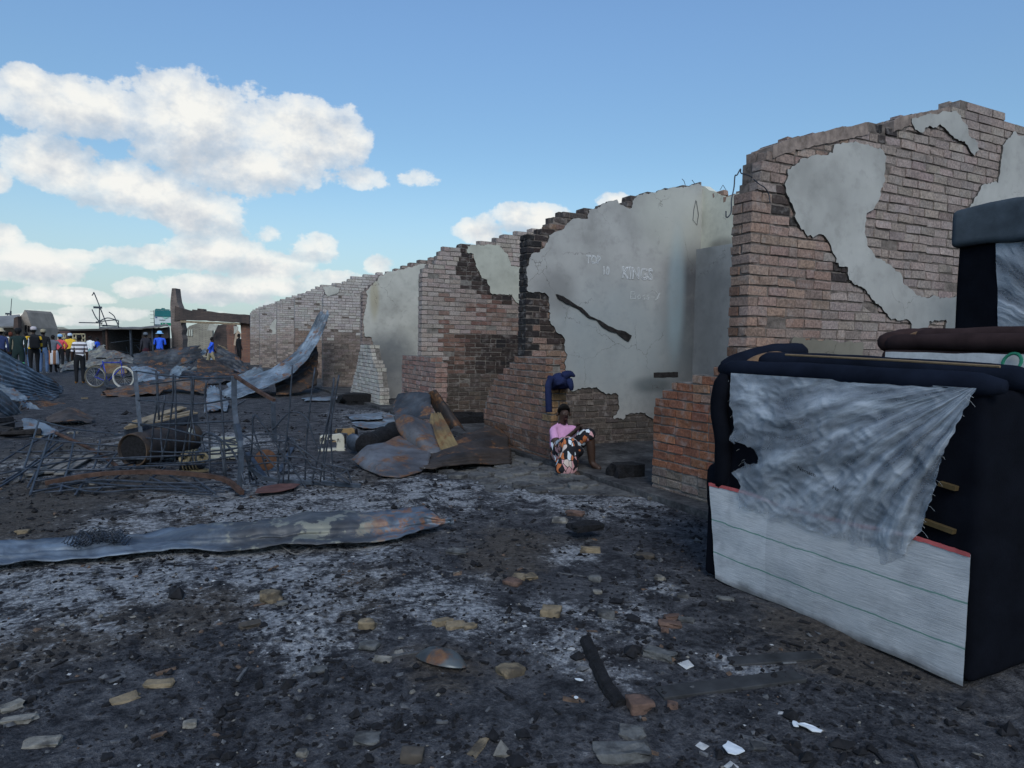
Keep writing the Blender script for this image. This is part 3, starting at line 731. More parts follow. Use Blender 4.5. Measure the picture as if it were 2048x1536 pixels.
# --- fourth party wall: plain plaster face
Y4 = 17.8
z3 = lambda l: zpoly(l, 480, 500, 3.938)
p4 = z3([(1000,320),(1050,270),(1100,205),(1180,172),(1300,145),(1420,112),(1500,110),(1500,860),(1330,1180),(1120,1180),(1110,1060),(1060,880),(1040,690),(985,680),(970,560),(985,480),(1000,380)])
q4 = ypoly(p4, Y4)
m4 = plaster('pale_grey_plaster', (.45, .44, .395), [((5.3, Y4, 1.15), (.8, .5, .65), (.1, .11, .12), .8), ((5.0, Y4, .3), (1.2, .5, .6), (.14, .15, .17), .6), ((4.95, Y4, 2.7), (.12, .5, .5), (.33, .28, .17), .6)])
top4 = [(4.65,2.82),(4.78,2.95),(5.0,3.1),(5.1,3.28),(5.5,3.45),(6.0,3.68),(7.83,4.2)]
w4 = Wall('party_wall', (4.65, Y4, 0), 'cross wall with a smooth pale grey plaster face, smoke-darkened near its foot', seed=14, mortar=M_MORTAR_DARK)
party_wall(w4, Y4, X0, 7.0, top4, lambda x, z, r: pick(r, GREYP if z > 1.5 else PALE), lambda x, z: inpoly(x, z, q4)); w4.finish(300)
plate(w4, Y4, p4, m4, seed=7)

# --- walls further up the row
far = [(22.7, [(4.65,2.98),(4.8,3.25),(5.4,3.5),(5.5,3.62),(6.2,3.78),(7.83,4.1)], 'brick cross wall behind the leaning curved roofing sheet', [(.24,.2,.18),(.27,.22,.2),(.21,.17,.155),(.3,.25,.22)]),
       (28.0, [(4.65,3.2),(4.9,3.35),(5.2,3.5),(5.6,3.72),(6.5,3.9),(7.83,4.2)], 'brick cross wall with a dark hole at its front edge, fifth along the row', [(.29,.21,.18),(.32,.25,.21),(.26,.19,.16)]),
       (32.7, [(4.65,3.3),(4.9,3.4),(5.6,3.65),(7.83,4.2)], 'greyish brick cross wall, third from the far end of the row', PALE),
       (38.9, [(4.65,3.2),(4.9,3.3),(5.6,3.62),(7.83,4.2)], 'pale brick cross wall with a small plaster scrap, second from the far end', PALE),
       (43.3, [(4.65,3.1),(4.75,3.25),(5.2,3.5),(7.83,4.2)], 'last pale brick cross wall, next to the charred lintel frame', PALE)]
for i, (yk, tp, lab, pal) in enumerate(far):
    w = Wall('party_wall', (4.65, yk, 0), lab, seed=20+i, mortar=M_MORTAR_DARK)
    def cf(x, z, r, pal=pal): 
        k = (z-1.4)/1.6+noise.noise(Vector((x*2, yk, z*1.6)))*.5; c = pick(r, [(.5,.46,.44),(.46,.42,.4),(.54,.5,.47),(.42,.38,.36)] if k+r.uniform(-.25, .25) > .35 else pal); return shade(c, .62) if z < 1.5 and r.random() < .4 else c
    party_wall(w, yk, X0, 6.6, tp, cf, None); w.finish(0)
    if i == 0: plate(w, yk, z3([(652,295),(700,285),(790,300),(770,340),(690,365),(665,330)]), m4, seed=1, amp=.02)
    if i == 3: plate(w, yk, z3([(275,545),(285,545),(285,660),(245,670),(255,640),(232,600)]), m4, seed=2, amp=.02)

# --- remains of the shop-front walls
def colr(y, z, r):
    if z < .28: return pick(r, [(.2,.16,.14),(.17,.13,.11),(.24,.2,.18)])
    if z > 1.05 and r.random() < .5: return pick(r, [(.3,.2,.16),(.33,.17,.1)])
    return pick(r, REDB)
w = Wall('front_wall_stub', (4.68, 5.3, 0), 'low red-orange brick wall stub standing left of the black sofa', seed=31)
front_wall(w, 4.68, 4.8, 5.86, [(4.8,1.36),(5.25,1.3),(5.3,1.22),(5.55,1.2),(5.62,1.1),(5.86,1.02)], colr); w.finish()
def cols(y, z, r):
    if y < 7.9 and z > .55: return pick(r, [(.33,.21,.11),(.3,.17,.09),(.36,.25,.15)])
    if z < .35: return shade(pick(r, DULL), .6)
    return pick(r, DULL+[(.26,.15,.12)])
w = Wall('front_wall_stub', (4.5, 8.6, 0), 'sloping brick wall stub the seated woman leans against', seed=32)
front_wall(w, 4.5, 7.73, 9.82, [(7.73,1.03),(7.85,1.03),(7.87,1.38),(8.75,1.36),(9.1,1.19),(9.5,.97),(9.75,.7),(9.82,.55)], cols); w.finish()
w = Wall('front_wall_stub', (4.4, 12.7, 0), 'square pinkish brick wall stub in front of the sooty brick cross wall', seed=33)
front_wall(w, 4.4, 11.75, 13.7, [(11.75,1.22),(12.2,1.26),(13.7,1.3)], lambda y, z, r: pick(r, [(.33,.22,.19),(.3,.2,.17),(.36,.27,.24),(.3,.16,.13)])); w.finish()
w = Wall('front_wall_stub', (4.6, 17.3, 0), 'tapering whitish brick wall stub in front of the smooth plaster wall', seed=34)
front_wall(w, 4.6, 16.0, 18.9, [(16.0,.4),(16.2,.85),(16.6,1.1),(16.9,1.5),(17.8,1.5),(18.3,.8),(18.9,.15)], lambda y, z, r: pick(r, [(.56,.54,.5),(.5,.47,.43),(.6,.57,.52),(.46,.41,.36)])); w.finish()

# --- shop floor slab with its kerb edge, and the broken paving in front
def slab():
    m = mat('shop_floor', lambda t, p, b: (bump(t, b, t.noise(p, 25, 4), .5, .02), t.ramp(t.math('ADD', t.math('MULTIPLY', t.noise(p, 2.2, 5, .65), .6), t.math('MULTIPLY', t.noise(p, 14, 4, .7), .4)), [(.36, (.012,.012,.014)), (.5, (.05,.05,.052)), (.64, (.12,.12,.12)), (.8, (.26,.26,.26))]))[1], .95)
    mb = MB(); n = 60
    poly = [(4.42+.03*noise.noise(Vector((i*.9, 1, 1))), 4.3+40*i/n) for i in range(n+1)] + [(7.9, 44.3), (7.9, 4.3)]
    mb.prism(poly, lambda u, v, q: (u, v, q), -.05, .055); struct(mb.build('shop_floor', m))
slab()
def paving():
    r = random.Random(9); m = mat('broken_paving', lambda t, p, b: (bump(t, b, t.noise(p, 22, 4), .6, .02), t.ramp(t.math('ADD', t.math('MULTIPLY', t.noise(p, 1.8, 4, .6), .6), t.math('MULTIPLY', t.noise(p, 17, 4, .7), .4)), [(.38, (.02,.02,.022)), (.5, (.085,.085,.085)), (.62, (.15,.148,.14)), (.78, (.23,.225,.21))]))[1], .95)
    base = MB(); base.prism([(2.9,6.6),(4.41,5.7),(4.41,10.4),(3.4,10.4),(2.7,8.6)], lambda u, v, q: (u, v, q), -.04, .004)
    pv = struct(base.build('pavement', m))
    x = 3.0
    for i in range(6):
        for j in range(15):
            cx, cy = 3.02+i*.25+r.uniform(-.03, .03), 6.3+j*.26+(i % 2)*.12
            if cx > 4.33 or (cx < 3.3 and (cy < 6.9 or r.random() < .5)) or cy > 10.1 or r.random() < .08: continue
            k = r.randint(5, 7); a0 = r.uniform(0, 6)
            poly = [(cx+.14*r.uniform(.75, 1.08)*math.cos(a0+6.283*q/k), cy+.15*r.uniform(.75, 1.08)*math.sin(a0+6.283*q/k)) for q in range(k)]
            h = r.uniform(.018, .05); tx, ty = r.uniform(-.06, .06), r.uniform(-.06, .06)
            mb = MB(); mb.prism(poly, lambda u, v, q: (u, v, q+(u-cx)*tx+(v-cy)*ty if q > 0 else q), -.02, h); o = mb.build('paving_stone', m, pv); bevel(o, .012, 1)
paving()

# ------------------------------------------------------------------ sofas
def fabric(name, col, sc=160, rough=.95):
    def fn(t, pos, b):
        w = t.noise(pos, sc, 2, .5); n = t.noise(pos, 5, 4, .6)
        bump(t, b, t.math('ADD', t.math('MULTIPLY', w, .3), n), .35, .01)
        b.inputs['Sheen Weight'].default_value = .0
        return t.ramp(n, [(.3, tuple(c*.7 for c in col)), (.7, tuple(c*1.35 for c in col))])
    return mat(name, fn, rough, spec=.06)
M_BLACKF = fabric('black_upholstery', (.0045, .0055, .009))
M_NAVYF = fabric('navy_black_upholstery', (.008, .011, .02))
M_BROWNF = fabric('dark_brown_upholstery', (.035, .022, .022))
M_GREYF = fabric('grey_blue_wrap', (.06, .075, .09))
def _sack(t, pos, b):
    sp = t.new('ShaderNodeSeparateXYZ', i_0=pos); z = sp.outputs[2]; y = sp.outputs[1]
    z = t.math('ADD', z, t.math('MULTIPLY', t.math('SUBTRACT', t.noise(pos, 7, 3), .5), .022))
    st = t.noise(t.vmath('MULTIPLY', pos, (1, 5, 60)), 2.2, 4, .65); n = t.noise(pos, 3, 5, .65); weave = t.noise(t.vmath('MULTIPLY', pos, (1, 1, 6)), 90, 2)
    c = t.ramp(t.math('ADD', t.math('MULTIPLY', st, .5), t.math('MULTIPLY', n, .5)), [(.33, (.34, .355, .375)), (.5, (.49, .505, .52)), (.68, (.6, .61, .62))])
    for zc in (.185, .40):
        m = t.math('LESS_THAN', t.math('ABSOLUTE', t.math('SUBTRACT', z, zc)), .0042)
        c = t.mix(t.math('MULTIPLY', m, .8), c, (.06, .22, .16))
    c = t.mix(t.math('MULTIPLY', t.math('LESS_THAN', y, t.math('ADD', 2.98, t.math('MULTIPLY', n, .02))), .2), c, (.2, .21, .23))
    cr = t.noise(t.vmath('MULTIPLY', pos, (1, 3, 3)), 2.0, 3, .5); c = t.mix(t.math('MULTIPLY', t.smooth(cr, .55, .75), .3), c, (.17, .18, .2))
    grime = t.math('MULTIPLY', t.math('SUBTRACT', 1, t.smooth(t.math('ADD', z, t.math('MULTIPLY', n, .12)), .06, .13)), .75)
    c = t.mix(grime, c, (.06, .055, .05))
    bump(t, b, t.math('ADD', st, t.math('MULTIPLY', weave, .2)), .5, .006)
    return c
M_SACK = mat('woven_white_sack', _sack, .75)
M_HEM = fabric('red_hem', (.42, .1, .1))
def _gauze(t, pos, b):
    sp = t.new('ShaderNodeSeparateXYZ', i_0=pos); dy = t.math('SUBTRACT', sp.outputs[1], 1.80); dz = t.math('SUBTRACT', sp.outputs[2], 1.42)
    ang = t.math('ARCTAN2', dz, dy); rr = t.math('SQRT', t.math('ADD', t.math('MULTIPLY', dy, dy), t.math('MULTIPLY', dz, dz)))
    wob = t.noise(pos, 2.6, 3, .5)
    pol = t.new('ShaderNodeCombineXYZ', i_0=t.math('MULTIPLY', t.math('ADD', ang, t.math('MULTIPLY', wob, .18)), 5.5), i_1=t.math('MULTIPLY', rr, 1.3)).outputs[0]
    f = t.noise(pol, 2.2, 2.5, .5); n = t.noise(pos, 1.7, 2, .5); g = t.noise(t.vmath('MULTIPLY', pos, (1, 5, 9)), 20, 4, .7)
    v = t.math('ADD', t.math('MULTIPLY', f, .5), t.math('ADD', t.math('MULTIPLY', n, .38), t.math('MULTIPLY', g, .12)))
    c = t.ramp(v, [(.38, (.29, .325, .375)), (.5, (.37, .41, .46)), (.62, (.52, .555, .6))])  # streaky fold highlights painted into the film's colour; opacity follows them
    low = t.smooth(t.math('ADD', sp.outputs[2], t.math('MULTIPLY', t.math('SUBTRACT', t.noise(pos, 9, 4, .6), .5), .25)), .5, .6)
    al = t.math('MULTIPLY', t.ramp(v, [(.38, .4), (.47, .62), (.56, .9)]), t.math('ADD', .3, t.math('MULTIPLY', low, .7)))
    t.set(b.inputs['Alpha'], al)
    bump(t, b, t.math('ADD', t.math('MULTIPLY', f, 1.6), t.math('MULTIPLY', g, .18)), .5, .04)
    return c
M_GAUZE = mat('torn_plastic_lining', _gauze, .33, spec=.5)

def rounded(name, lo, hi, w, m, parent, seed=0, amp=.012, seg=4):
    """puffy upholstered block"""
    bm = bmesh.new(); bmesh.ops.create_cube(bm, size=1); lo, hi = Vector(lo), Vector(hi); s = hi-lo; c = (lo+hi)/2
    for v in bm.verts: v.co = Vector((v.co.x*s.x, v.co.y*s.y, v.co.z*s.z))+c
    bmesh.ops.bevel(bm, geom=bm.edges[:], offset=w, segments=seg, affect='EDGES', profile=.6)
    bmesh.ops.subdivide_edges(bm, edges=[e for e in bm.edges if e.calc_length() > .2], cuts=7, use_grid_fill=True)
    for v in bm.verts:
        n = noise.noise_vector(v.co*3+Vector((seed, 0, 0)))*amp + noise.noise_vector(v.co*9+Vector((0, seed, 0)))*amp*.35; v.co += n
    me = D.meshes.new(name); bm.to_mesh(me); bm.free(); me.materials.append(m)
    me.polygons.foreach_set('use_smooth', [True]*len(me.polygons)); return link(name, me, parent)
def roll(name, pts, r, m, parent, n=12, k=16, amp=.008):
    P = curve_pts(pts, k); rr = [r*(1+.1*noise.noise(Vector((i*.6, r*9, 2)))) for i in range(len(P))]
    rr[0] *= .55; rr[-1] *= .55
    mb = MB(); mb.tube(P, rr, n); return mb.build(name, m, parent, smooth=True)

def lining(parent, X, ya, yb, z0, z1, seed, corner, yl, yr, zb, hole=None, nm='torn_lining', m=None):
    """torn sheet hanging from its top edge, wrinkled towards one corner"""
    nu, nv = 150, 120
    def pt(u, v):
        zt = z1; zl = zb(u); z = zt+(zl-zt)*v
        y = yl(z)+(yr(z)-yl(z))*u
        d = Vector((y-corner[0], z-corner[1])); a = math.atan2(d.y, d.x); rr = d.length
        w = .026*math.sin(a*21+4*noise.noise(Vector((y*2, z*2, seed))))*min(1, rr*1.5)*(.3+.7*(1-v))
        w += .05*noise.noise(Vector((y*2.6, z*3.2, seed)))*min(1, v*3) + .022*(1-2*abs(noise.noise(Vector((y*5, z*8, seed+4)))))*min(1, v*4) + .011*(1-2*abs(noise.noise(Vector((y*13, z*19, seed)))))
        return (X-.012-abs(.03*math.sin(v*math.pi))-w*.4, y, z)
    mb = MB(); vs = [pt(i/nu, j/nv) for i in range(nu+1) for j in range(nv+1)]; fs = []
    for i in range(nu):
        for j in range(nv):
            p = vs[i*(nv+1)+j]
            if hole and any(((p[1]-h[0])/h[2])**2+((p[2]-h[1])/h[3])**2 < 1+.8*noise.noise(Vector((p[1]*22, p[2]*22, 1))) for h in hole): continue
            fs.append((i*(nv+1)+j, i*(nv+1)+j+1, (i+1)*(nv+1)+j+1, (i+1)*(nv+1)+j))
    mb.add(vs, fs); return mb.build(nm, m or M_GAUZE, parent, smooth=True)

SX = 3.29
s1 = thing('sofa', (3.6, 2.65, 0), 'large black sofa seen from behind, its torn white lining hanging open', 'sofa')
rounded('frame', (SX+.03, 1.80, .015), (3.95, 3.44, 1.375), .05, M_BLACKF, s1, 1, .008)
roll('top_roll', [(SX+.05, 1.74, 1.40), (SX+.045, 2.3, 1.405), (SX+.05, 2.9, 1.415), (SX+.06, 3.5, 1.41)], .06, M_NAVYF, s1)
roll('back_roll', [(3.62, 1.72, 1.42), (3.62, 2.4, 1.445), (3.62, 3.0, 1.46), (3.6, 3.4, 1.46)], .07, M_NAVYF, s1)
er = roll('end_roll', [(SX+.04, 3.46, 1.405), (3.52, 3.47, 1.47), (3.85, 3.48, 1.53), (4.1, 3.46, 1.535)], .06, M_NAVYF, s1)
mb = MB(); P = PX(1520, 702, 3.5)
mb.prism([(.16*math.cos(a)*(1.2 if math.cos(a) > 0 else 1), .035*math.sin(a)) for a in [6.283*i/20 for i in range(20)]], lambda u, v, q: (3.6+u*.92, 3.385+v*.35-q, 1.485+u*.2+v*.9), 0, .012)
mb.build('wooden_patch', plain('plywood', (.16, .1, .06), .3, 12), s1)
mb = MB(); mb.tube([(3.50, 1.85, 1.487), (3.49, 2.4, 1.502), (3.5, 3.1, 1.515)], .007, 6); mb.build('piping', plain('tan_piping', (.2, .14, .08), .2), s1)
roll('side_flap', [(SX+.01, 3.42, 1.38), (SX-.005, 3.44, 1.15), (SX+.005, 3.40, .95), (SX+.01, 3.4, .75), (SX+.06, 3.44, .6)], .055, M_BLACKF, s1)
rounded('armrest', (SX+.0, 3.34, .42), (3.9, 3.58, .78), .1, M_BLACKF, s1, 3)
rounded('arm_side', (SX+.01, 3.36, .015), (3.9, 3.54, .6), .03, M_BLACKF, s1, 4, .006)
# white woven sack nailed over the lower back
def sackpt(u, v):
    y = 1.815+u*(3.44-1.815+.04*v); z = .012+(.63+.012*math.sin(u*9)+.01*noise.noise(Vector((y*4, 1, 1)))-.012)*v
    y += (.05*(v-.45))*(u-.1) if u > .5 else 0
    return (SX-.004-.018*math.sin(v*3.1)*math.sin(u*3.1)-.006*noise.noise(Vector((y*5, z*9, 3))), y, z+(.025*noise.noise(Vector((y*2.3, 4, 1)))*(1-v) if v < .3 else 0))
mb = MB(); mb.grid(70, 30, lambda u, v: sackpt(u, 1-v)); sk = mb.build('sack_panel', M_SACK, s1, smooth=True)
mb = MB(); mb.grid(70, 2, lambda u, v: (lambda p: (p[0]-.004, p[1], p[2]+.006*noise.noise(Vector((p[1]*30, v, 1)))))(sackpt(u, 1.012-v*.035))); mb.build('red_hem', M_HEM, sk, smooth=True)
lining(s1, SX, 1.83, 3.34, .5, 1.39, 2.0, (1.83, 1.39), lambda z: interp([(.4,3.2),(.63,3.22),(.68,3.2),(.75,3.28),(.82,3.16),(.9,3.2),(.97,3.3),(1.05,3.26),(1.2,3.31),(1.39,3.345)], z)+.012*noise.noise(Vector((z*30, 1, 1))),
       lambda z: interp([(.4,2.2),(.52,2.12),(.6,2.1),(.69,2.03),(.9,1.97),(1.1,1.93),(1.39,1.825)], z)+.01*noise.noise(Vector((z*30, 5, 1))),
       lambda u: .53+.05*noise.noise(Vector((u*6, 2, 3)))+.03*noise.noise(Vector((u*19, 2, 3)))-(.09*max(0, 1-abs(u-.93)/.07)), hole=[(3.14, .885, .075, .05), (3.21, .93, .05, .03)])
for z, y0, y1 in ((.72, 1.9, 2.06), (.92, 1.9, 1.98)):
    mb = MB(); mb.box((SX+.012, (y0+y1)/2, z), (.03, y1-y0, .022), rx=.12); mb.build('frame_board', plain('raw_pine', (.075, .052, .022), .3, 10), s1)
mb = MB(); rf = random.Random(6)
for i in range(45):
    q = rf.random(); z = rf.uniform(.55, 1.36)
    if q < .5: y = interp([(.4,2.2),(.52,2.12),(.6,2.1),(.69,2.03),(.9,1.97),(1.1,1.93),(1.39,1.825)], z); sg = -1
    elif q < .85: y = interp([(.4,3.2),(.63,3.22),(.68,3.2),(.75,3.28),(.82,3.16),(.9,3.2),(.97,3.3),(1.05,3.26),(1.2,3.31),(1.39,3.345)], z); sg = 1
    else: y, z, sg = rf.uniform(2.2, 3.1), rf.uniform(.5, .56), 0
    L_ = .012+.05*rf.random()**3; p0 = Vector((SX-.03-rf.uniform(0, .02), y-sg*.01, z)); p1 = p0+Vector((rf.uniform(-.01, .01), sg*L_*.8+rf.uniform(-.01, .01), -L_*rf.uniform(.1, .9))); mb.tube([p0, p0.lerp(p1, .5)+Vector((0, 0, .006)), p1], .0005, 3, cap=False)
o = mb.build('frayed_threads', plain('pale_thread', (.5,.52,.54), .1), s1); o['kind'] = 'stuff'
def ink(txt, x, y, h, rot):
    cu = D.curves.new('ink', 'FONT'); cu.body = txt; cu.size = 1; cu.extrude = .01; to = D.objects.new('tmp', cu); COL.objects.link(to)
    dg = bpy.context.evaluated_depsgraph_get(); me = D.meshes.new_from_object(to.evaluated_get(dg)); D.objects.remove(to)
    p = PX(x, y, SX-.085)
    for v in me.vertices:
        a, b_ = v.co.x*h*1.25, v.co.y*h; v.co = Vector((p.x+v.co.z*.05, p.y-(a*math.cos(rot)-b_*math.sin(rot)), p.z+a*math.sin(rot)+b_*math.cos(rot)))
    me.materials.clear(); me.materials.append(M_CHAR); return link('handwriting', me, s1)
ink('Nemach', 1594, 938, .03, -.2); ink('Ha', 1664, 977, .028, -.2)

s2 = thing('sofa', (4.5, 2.25, 0), 'dark brown sofa with a white lined back, wedged behind the black sofa', 'sofa')
rounded('frame', (4.16, 1.35, .015), (4.8, 2.93, 1.56), .05, M_BROWNF, s2, 6, .008)
roll('top_roll', [(4.2, 1.3, 1.6), (4.2, 1.9, 1.605), (4.2, 2.5, 1.61), (4.24, 2.95, 1.6)], .055, M_BROWNF, s2)
roll('end_roll', [(4.2, 2.93, 1.6), (4.45, 2.96, 1.64), (4.75, 2.95, 1.66)], .06, M_BROWNF, s2)
roll('back_roll', [(4.45, 1.3, 1.64), (4.45, 2.2, 1.65), (4.45, 2.9, 1.64)], .06, M_BROWNF, s2)
mb = MB(); mb.prism([(.12*math.cos(a), .03*math.sin(a)) for a in [6.283*i/16 for i in range(16)]], lambda u, v, q: (4.45+u, 2.865-q, 1.655+u*.15+v), 0, .012); mb.build('wooden_patch', MATS['plywood'], s2)
mb = MB(); mb.grid(30, 10, lambda u, v: (4.15-.01*math.sin(v*3), 1.4+u*1.48, 1.545-v*1.4+.006*noise.noise(Vector((u*9, v, 1))))); mb.build('sack_panel', plain('white_sack', (.5,.51,.52), .15, 20), s2, smooth=True)
mb = MB(); mb.tube([(4.1+.02*math.sin(a), 2.11+.045*math.cos(a), 1.50+.05*math.sin(a)) for a in [6.283*i/16 for i in range(16)]], .009, 6, closed=True); mb.build('green_strap', plain('green_strap', (.02, .16, .1), .2), s2)

s3 = thing('sofa', (5.2, 2.3, 0), 'upended dark sofa with a grey-blue top and plastic-lined back, against the near wall', 'sofa')
rounded('frame', (4.93, 1.55, .015), (5.6, 2.93, 2.34), .06, M_BLACKF, s3, 9, .012)
rounded('top_cushion', (4.88, 1.5, 2.27), (5.62, 2.95, 2.55), .05, M_GREYF, s3, 12, .035)
mb = MB(); mb.grid(40, 40, lambda u, v: (4.915-.02*noise.noise(Vector((u*5, v*7, 2)))-.008*noise.noise(Vector((u*17, v*21, 2))), 1.6+u*(1.07-.12*v), 2.29-v*1.6)); mb.build('plastic_lining', M_GAUZE, s3, smooth=True)

# ------------------------------------------------------------------ roofing sheets and scrap
def sheet_obj(name, rows, m, label=None, cat='roofing sheet', group=None, corr=9, amp=.009, nz=.02, seed=0, nu=36, parent=None, thick=.004, tear=.05, lin=False):
    """rows: control points along the length (each a list of points across the width)"""
    nv = max(6, corr*6) if corr else 16
    def pl(p, q):
        n = len(p)-1; f = min(max(q, -.05), 1.05)*n; i = max(0, min(int(f), n-1)); return p[i]+(p[i+1]-p[i])*(f-i)
    ev = pl if lin else catmull
    def S0(u, v): return ev([ev(r, v) for r in rows], u)
    vs = []; e = .01
    for i in range(nu+1):
        for j in range(nv+1):
            u, v = i/nu, j/nv
            if tear:
                k = noise.noise(Vector((v*5+seed, seed*1.7, 2)))*tear+noise.noise(Vector((v*17+seed, 3, 2)))*tear*.5
                u = (.02+k*.5)+u*(.96+noise.noise(Vector((v*6, seed, 8)))*tear*.6)
                v = v+noise.noise(Vector((u*7, seed, 4)))*tear*.35*(2*abs(v-.5))
            p = S0(u, v); n = (S0(u+e, v)-S0(u-e, v)).cross(S0(u, v+e)-S0(u, v-e)); n.normalize()
            d = amp*math.sin(2*math.pi*v*corr) if corr else 0
            d += nz*noise.noise(Vector((p.x*1.7+seed, p.y*1.7, p.z*1.7)))+nz*.5*noise.noise(Vector((p.x*5+seed, p.y*5, p.z*5)))+nz*.2*noise.noise(Vector((p.x*14, p.y*14, p.z*14+seed)))
            vs.append(p+n*d)
    fs = [(i*(nv+1)+j, (i+1)*(nv+1)+j, (i+1)*(nv+1)+j+1, i*(nv+1)+j+1) for i in range(nu) for j in range(nv)]
    mb = MB(); mb.add(vs, fs); o = mb.build(name, m, parent, smooth=True)
    s = o.modifiers.new('thickness', 'SOLIDIFY'); s.thickness = thick
    if parent is None: tag(o, label, cat, group)
    return o
Q = PD
# left heap
sheet_obj('roofing_sheet', [[Q(-90,655,14.6),Q(-90,725,14),Q(-90,790,13.2)],[Q(40,722,16.2),Q(30,765,15.6),Q(10,800,14.8)],[Q(132,776,18.8),Q(124,790,17.8),Q(112,801,16.9)]], M_SH_BLUE,
          'big corrugated sheet sloping down from the left edge toward the bicycle', corr=11, amp=.02, seed=1, nz=.05)
sheet_obj('roofing_sheet', [[Q(-90,735,12.6),Q(-90,790,12.2)],[Q(-10,772,13.3),Q(-15,815,12.9)],[Q(48,828,13.9),Q(22,838,13.5)]], M_SH_BLUE, 'torn pale blue sheet end at the left edge, below the big sloping sheet', corr=4, amp=.02, seed=2, nz=.05, tear=.16)
sheet_obj('roofing_sheet', [[Q(38,795,14.6),Q(42,825,14.1)],[Q(62,805,14.7),Q(58,838,14.2)],[Q(92,822,14.4),Q(80,836,14.0)]], M_SH_BLUE, 'small curled scrap of sheet lying on the left heap', corr=2, amp=.02, seed=3, nz=.08, tear=.2)
sheet_obj('roofing_sheet', [[Q(-60,760,14.8),Q(-60,800,14.4)],[Q(10,770,15),Q(15,800,14.6)],[Q(62,792,15.2),Q(52,806,14.9)]], M_SH_BLUE, 'crumpled bluish sheet crossing the left heap above the curled scrap', corr=3, amp=.02, seed=4, nz=.09, tear=.2)
sheet_obj('roofing_sheet', [[PG(42,836,.22),PG(46,858,.1)],[PG(80,845,.16),PG(78,868,.03)],[PG(124,866,.04),PG(116,874,.02)]], M_SH_BLUE, 'flat grey-blue sheet lying in front of the left heap', corr=0, seed=5, nz=.05, tear=.12)
sheet_obj('roofing_sheet', [[PG(90,838,.03),PG(92,846,.02)],[PG(140,815,.22),PG(145,842,.08)],[PG(190,836,.03),PG(186,843,.02)]], M_SH_BROWN, 'dark crumpled scrap sheet tenting up right of the left heap', corr=0, seed=6, nz=.05, tear=.12)
sheet_obj('roofing_sheet', [[Q(40,802,14.4),Q(40,830,14)],[Q(85,800,15.6),Q(85,815,15)],[Q(150,812,16.2),Q(140,822,15.6)]], M_SH_RUST, 'rust-brown sheet half buried under the left heap', corr=5, amp=.015, seed=7, nz=.05)
for i in range(6):
    r = random.Random(i); p = PG(r.uniform(-10, 45), r.uniform(845, 875)); mb = MB(); mb.box((p.x, p.y, .06), (.5, .12, .08), rz=r.uniform(0, 3), rx=r.uniform(-.3, .3), jit=.02)
    tag(mb.build('charred_board', M_WOOD_DARK), 'charred board end under the left heap of sheets', 'board', 'charred board ends under the left heap')
# middle heap beyond the bicycle
heap = [
 ([[(265,708),(262,740)],[(330,698),(335,735)],[(402,690),(408,716)]], 29, M_SH_DARK, 'long dark sheet ridge in front of the man in the blue hat', 5),
 ([[(235,722),(240,745)],[(300,728),(300,752)],[(368,742),(360,765)]], 27.5, M_SH_DARK, 'dark sheet sloping right behind the front wheel', 4),
 ([[(165,712),(172,738)],[(215,698),(222,730)],[(292,722),(286,742)]], 30, M_SH_CREAM, 'cream blistered sheet bowed up behind the bicycle', 4),
 ([[(118,730),(122,742)],[(160,708),(165,735)],[(212,688),(215,706)]], 33, M_SH_CREAM, 'cream sheet lying left of the striped shirt man', 3),
 ([[(205,728),(208,748)],[(230,727),(232,746)],[(256,732),(254,748)]], 27, M_SH_OCHRE, 'ochre cardboard-like sheet behind the bicycle frame', 0),
 ([[(262,735),(265,762)],[(300,732),(305,768)],[(345,755),(335,770)]], 25.5, M_SH_BLUE, 'blue-grey sheet behind the front bicycle wheel', 0),
 ([[(296,740),(300,762)],[(390,742),(395,768)],[(496,745),(492,762)]], 25, M_SH_DARK, 'long ribbed dark sheet lying level before the walking man', 6),
 ([[(338,768),(360,770)],[(340,748),(362,750)],[(356,731),(385,736)]], 24, M_SH_BLUE, 'sheet end curled down in front of the dark heap', 3),
 ([[(372,720),(382,728)],[(392,706),(398,716)],[(412,698),(414,704)]], 30, M_SH_BLUE, 'pale blue fan of sheet left of the walking man', 3),
 ([[(432,690),(428,738)],[(462,705),(455,742)],[(500,735),(496,748)]], 30, M_SH_DARK, 'black sheet leaning down to the pale brick wall end', 5),
 ([[(395,715),(392,742)],[(425,720),(428,745)],[(470,738),(468,748)]], 28, M_SH_BROWN, 'brown scorched sheet at the feet of the walking man', 3),
 ([[(452,768),(470,788)],[(488,745),(503,766)],[(522,727),(535,752)]], 22, M_SH_BLUE, 'bright blue sheet rising to the right beside the curved sheet', 5),
 ([[(455,782),(462,796)],[(490,768),(505,784)],[(530,760),(545,772)]], 20.5, M_SH_RUST, 'rusty red sheet under the foot of the curved sheet', 4),
 ([[(205,780),(200,792)],[(300,768),(300,790)],[(345,754),(345,778)],[(420,766),(416,788)]], 20.3, M_SH_RUST, 'wavy rust-brown sheet lying across the open ground', 5),
 ([[(210,770),(205,778)],[(300,762),(300,772)],[(420,752),(420,764)]], 22, M_SH_DARK, 'narrow dark sheet behind the wavy rust-brown one', 3),
 ([[(415,780),(405,826)],[(432,775),(440,820)],[(460,805),(455,822)]], 18.4, M_SH_BLUE, 'pale crumpled sheet end standing behind the mesh cage', 0),
]
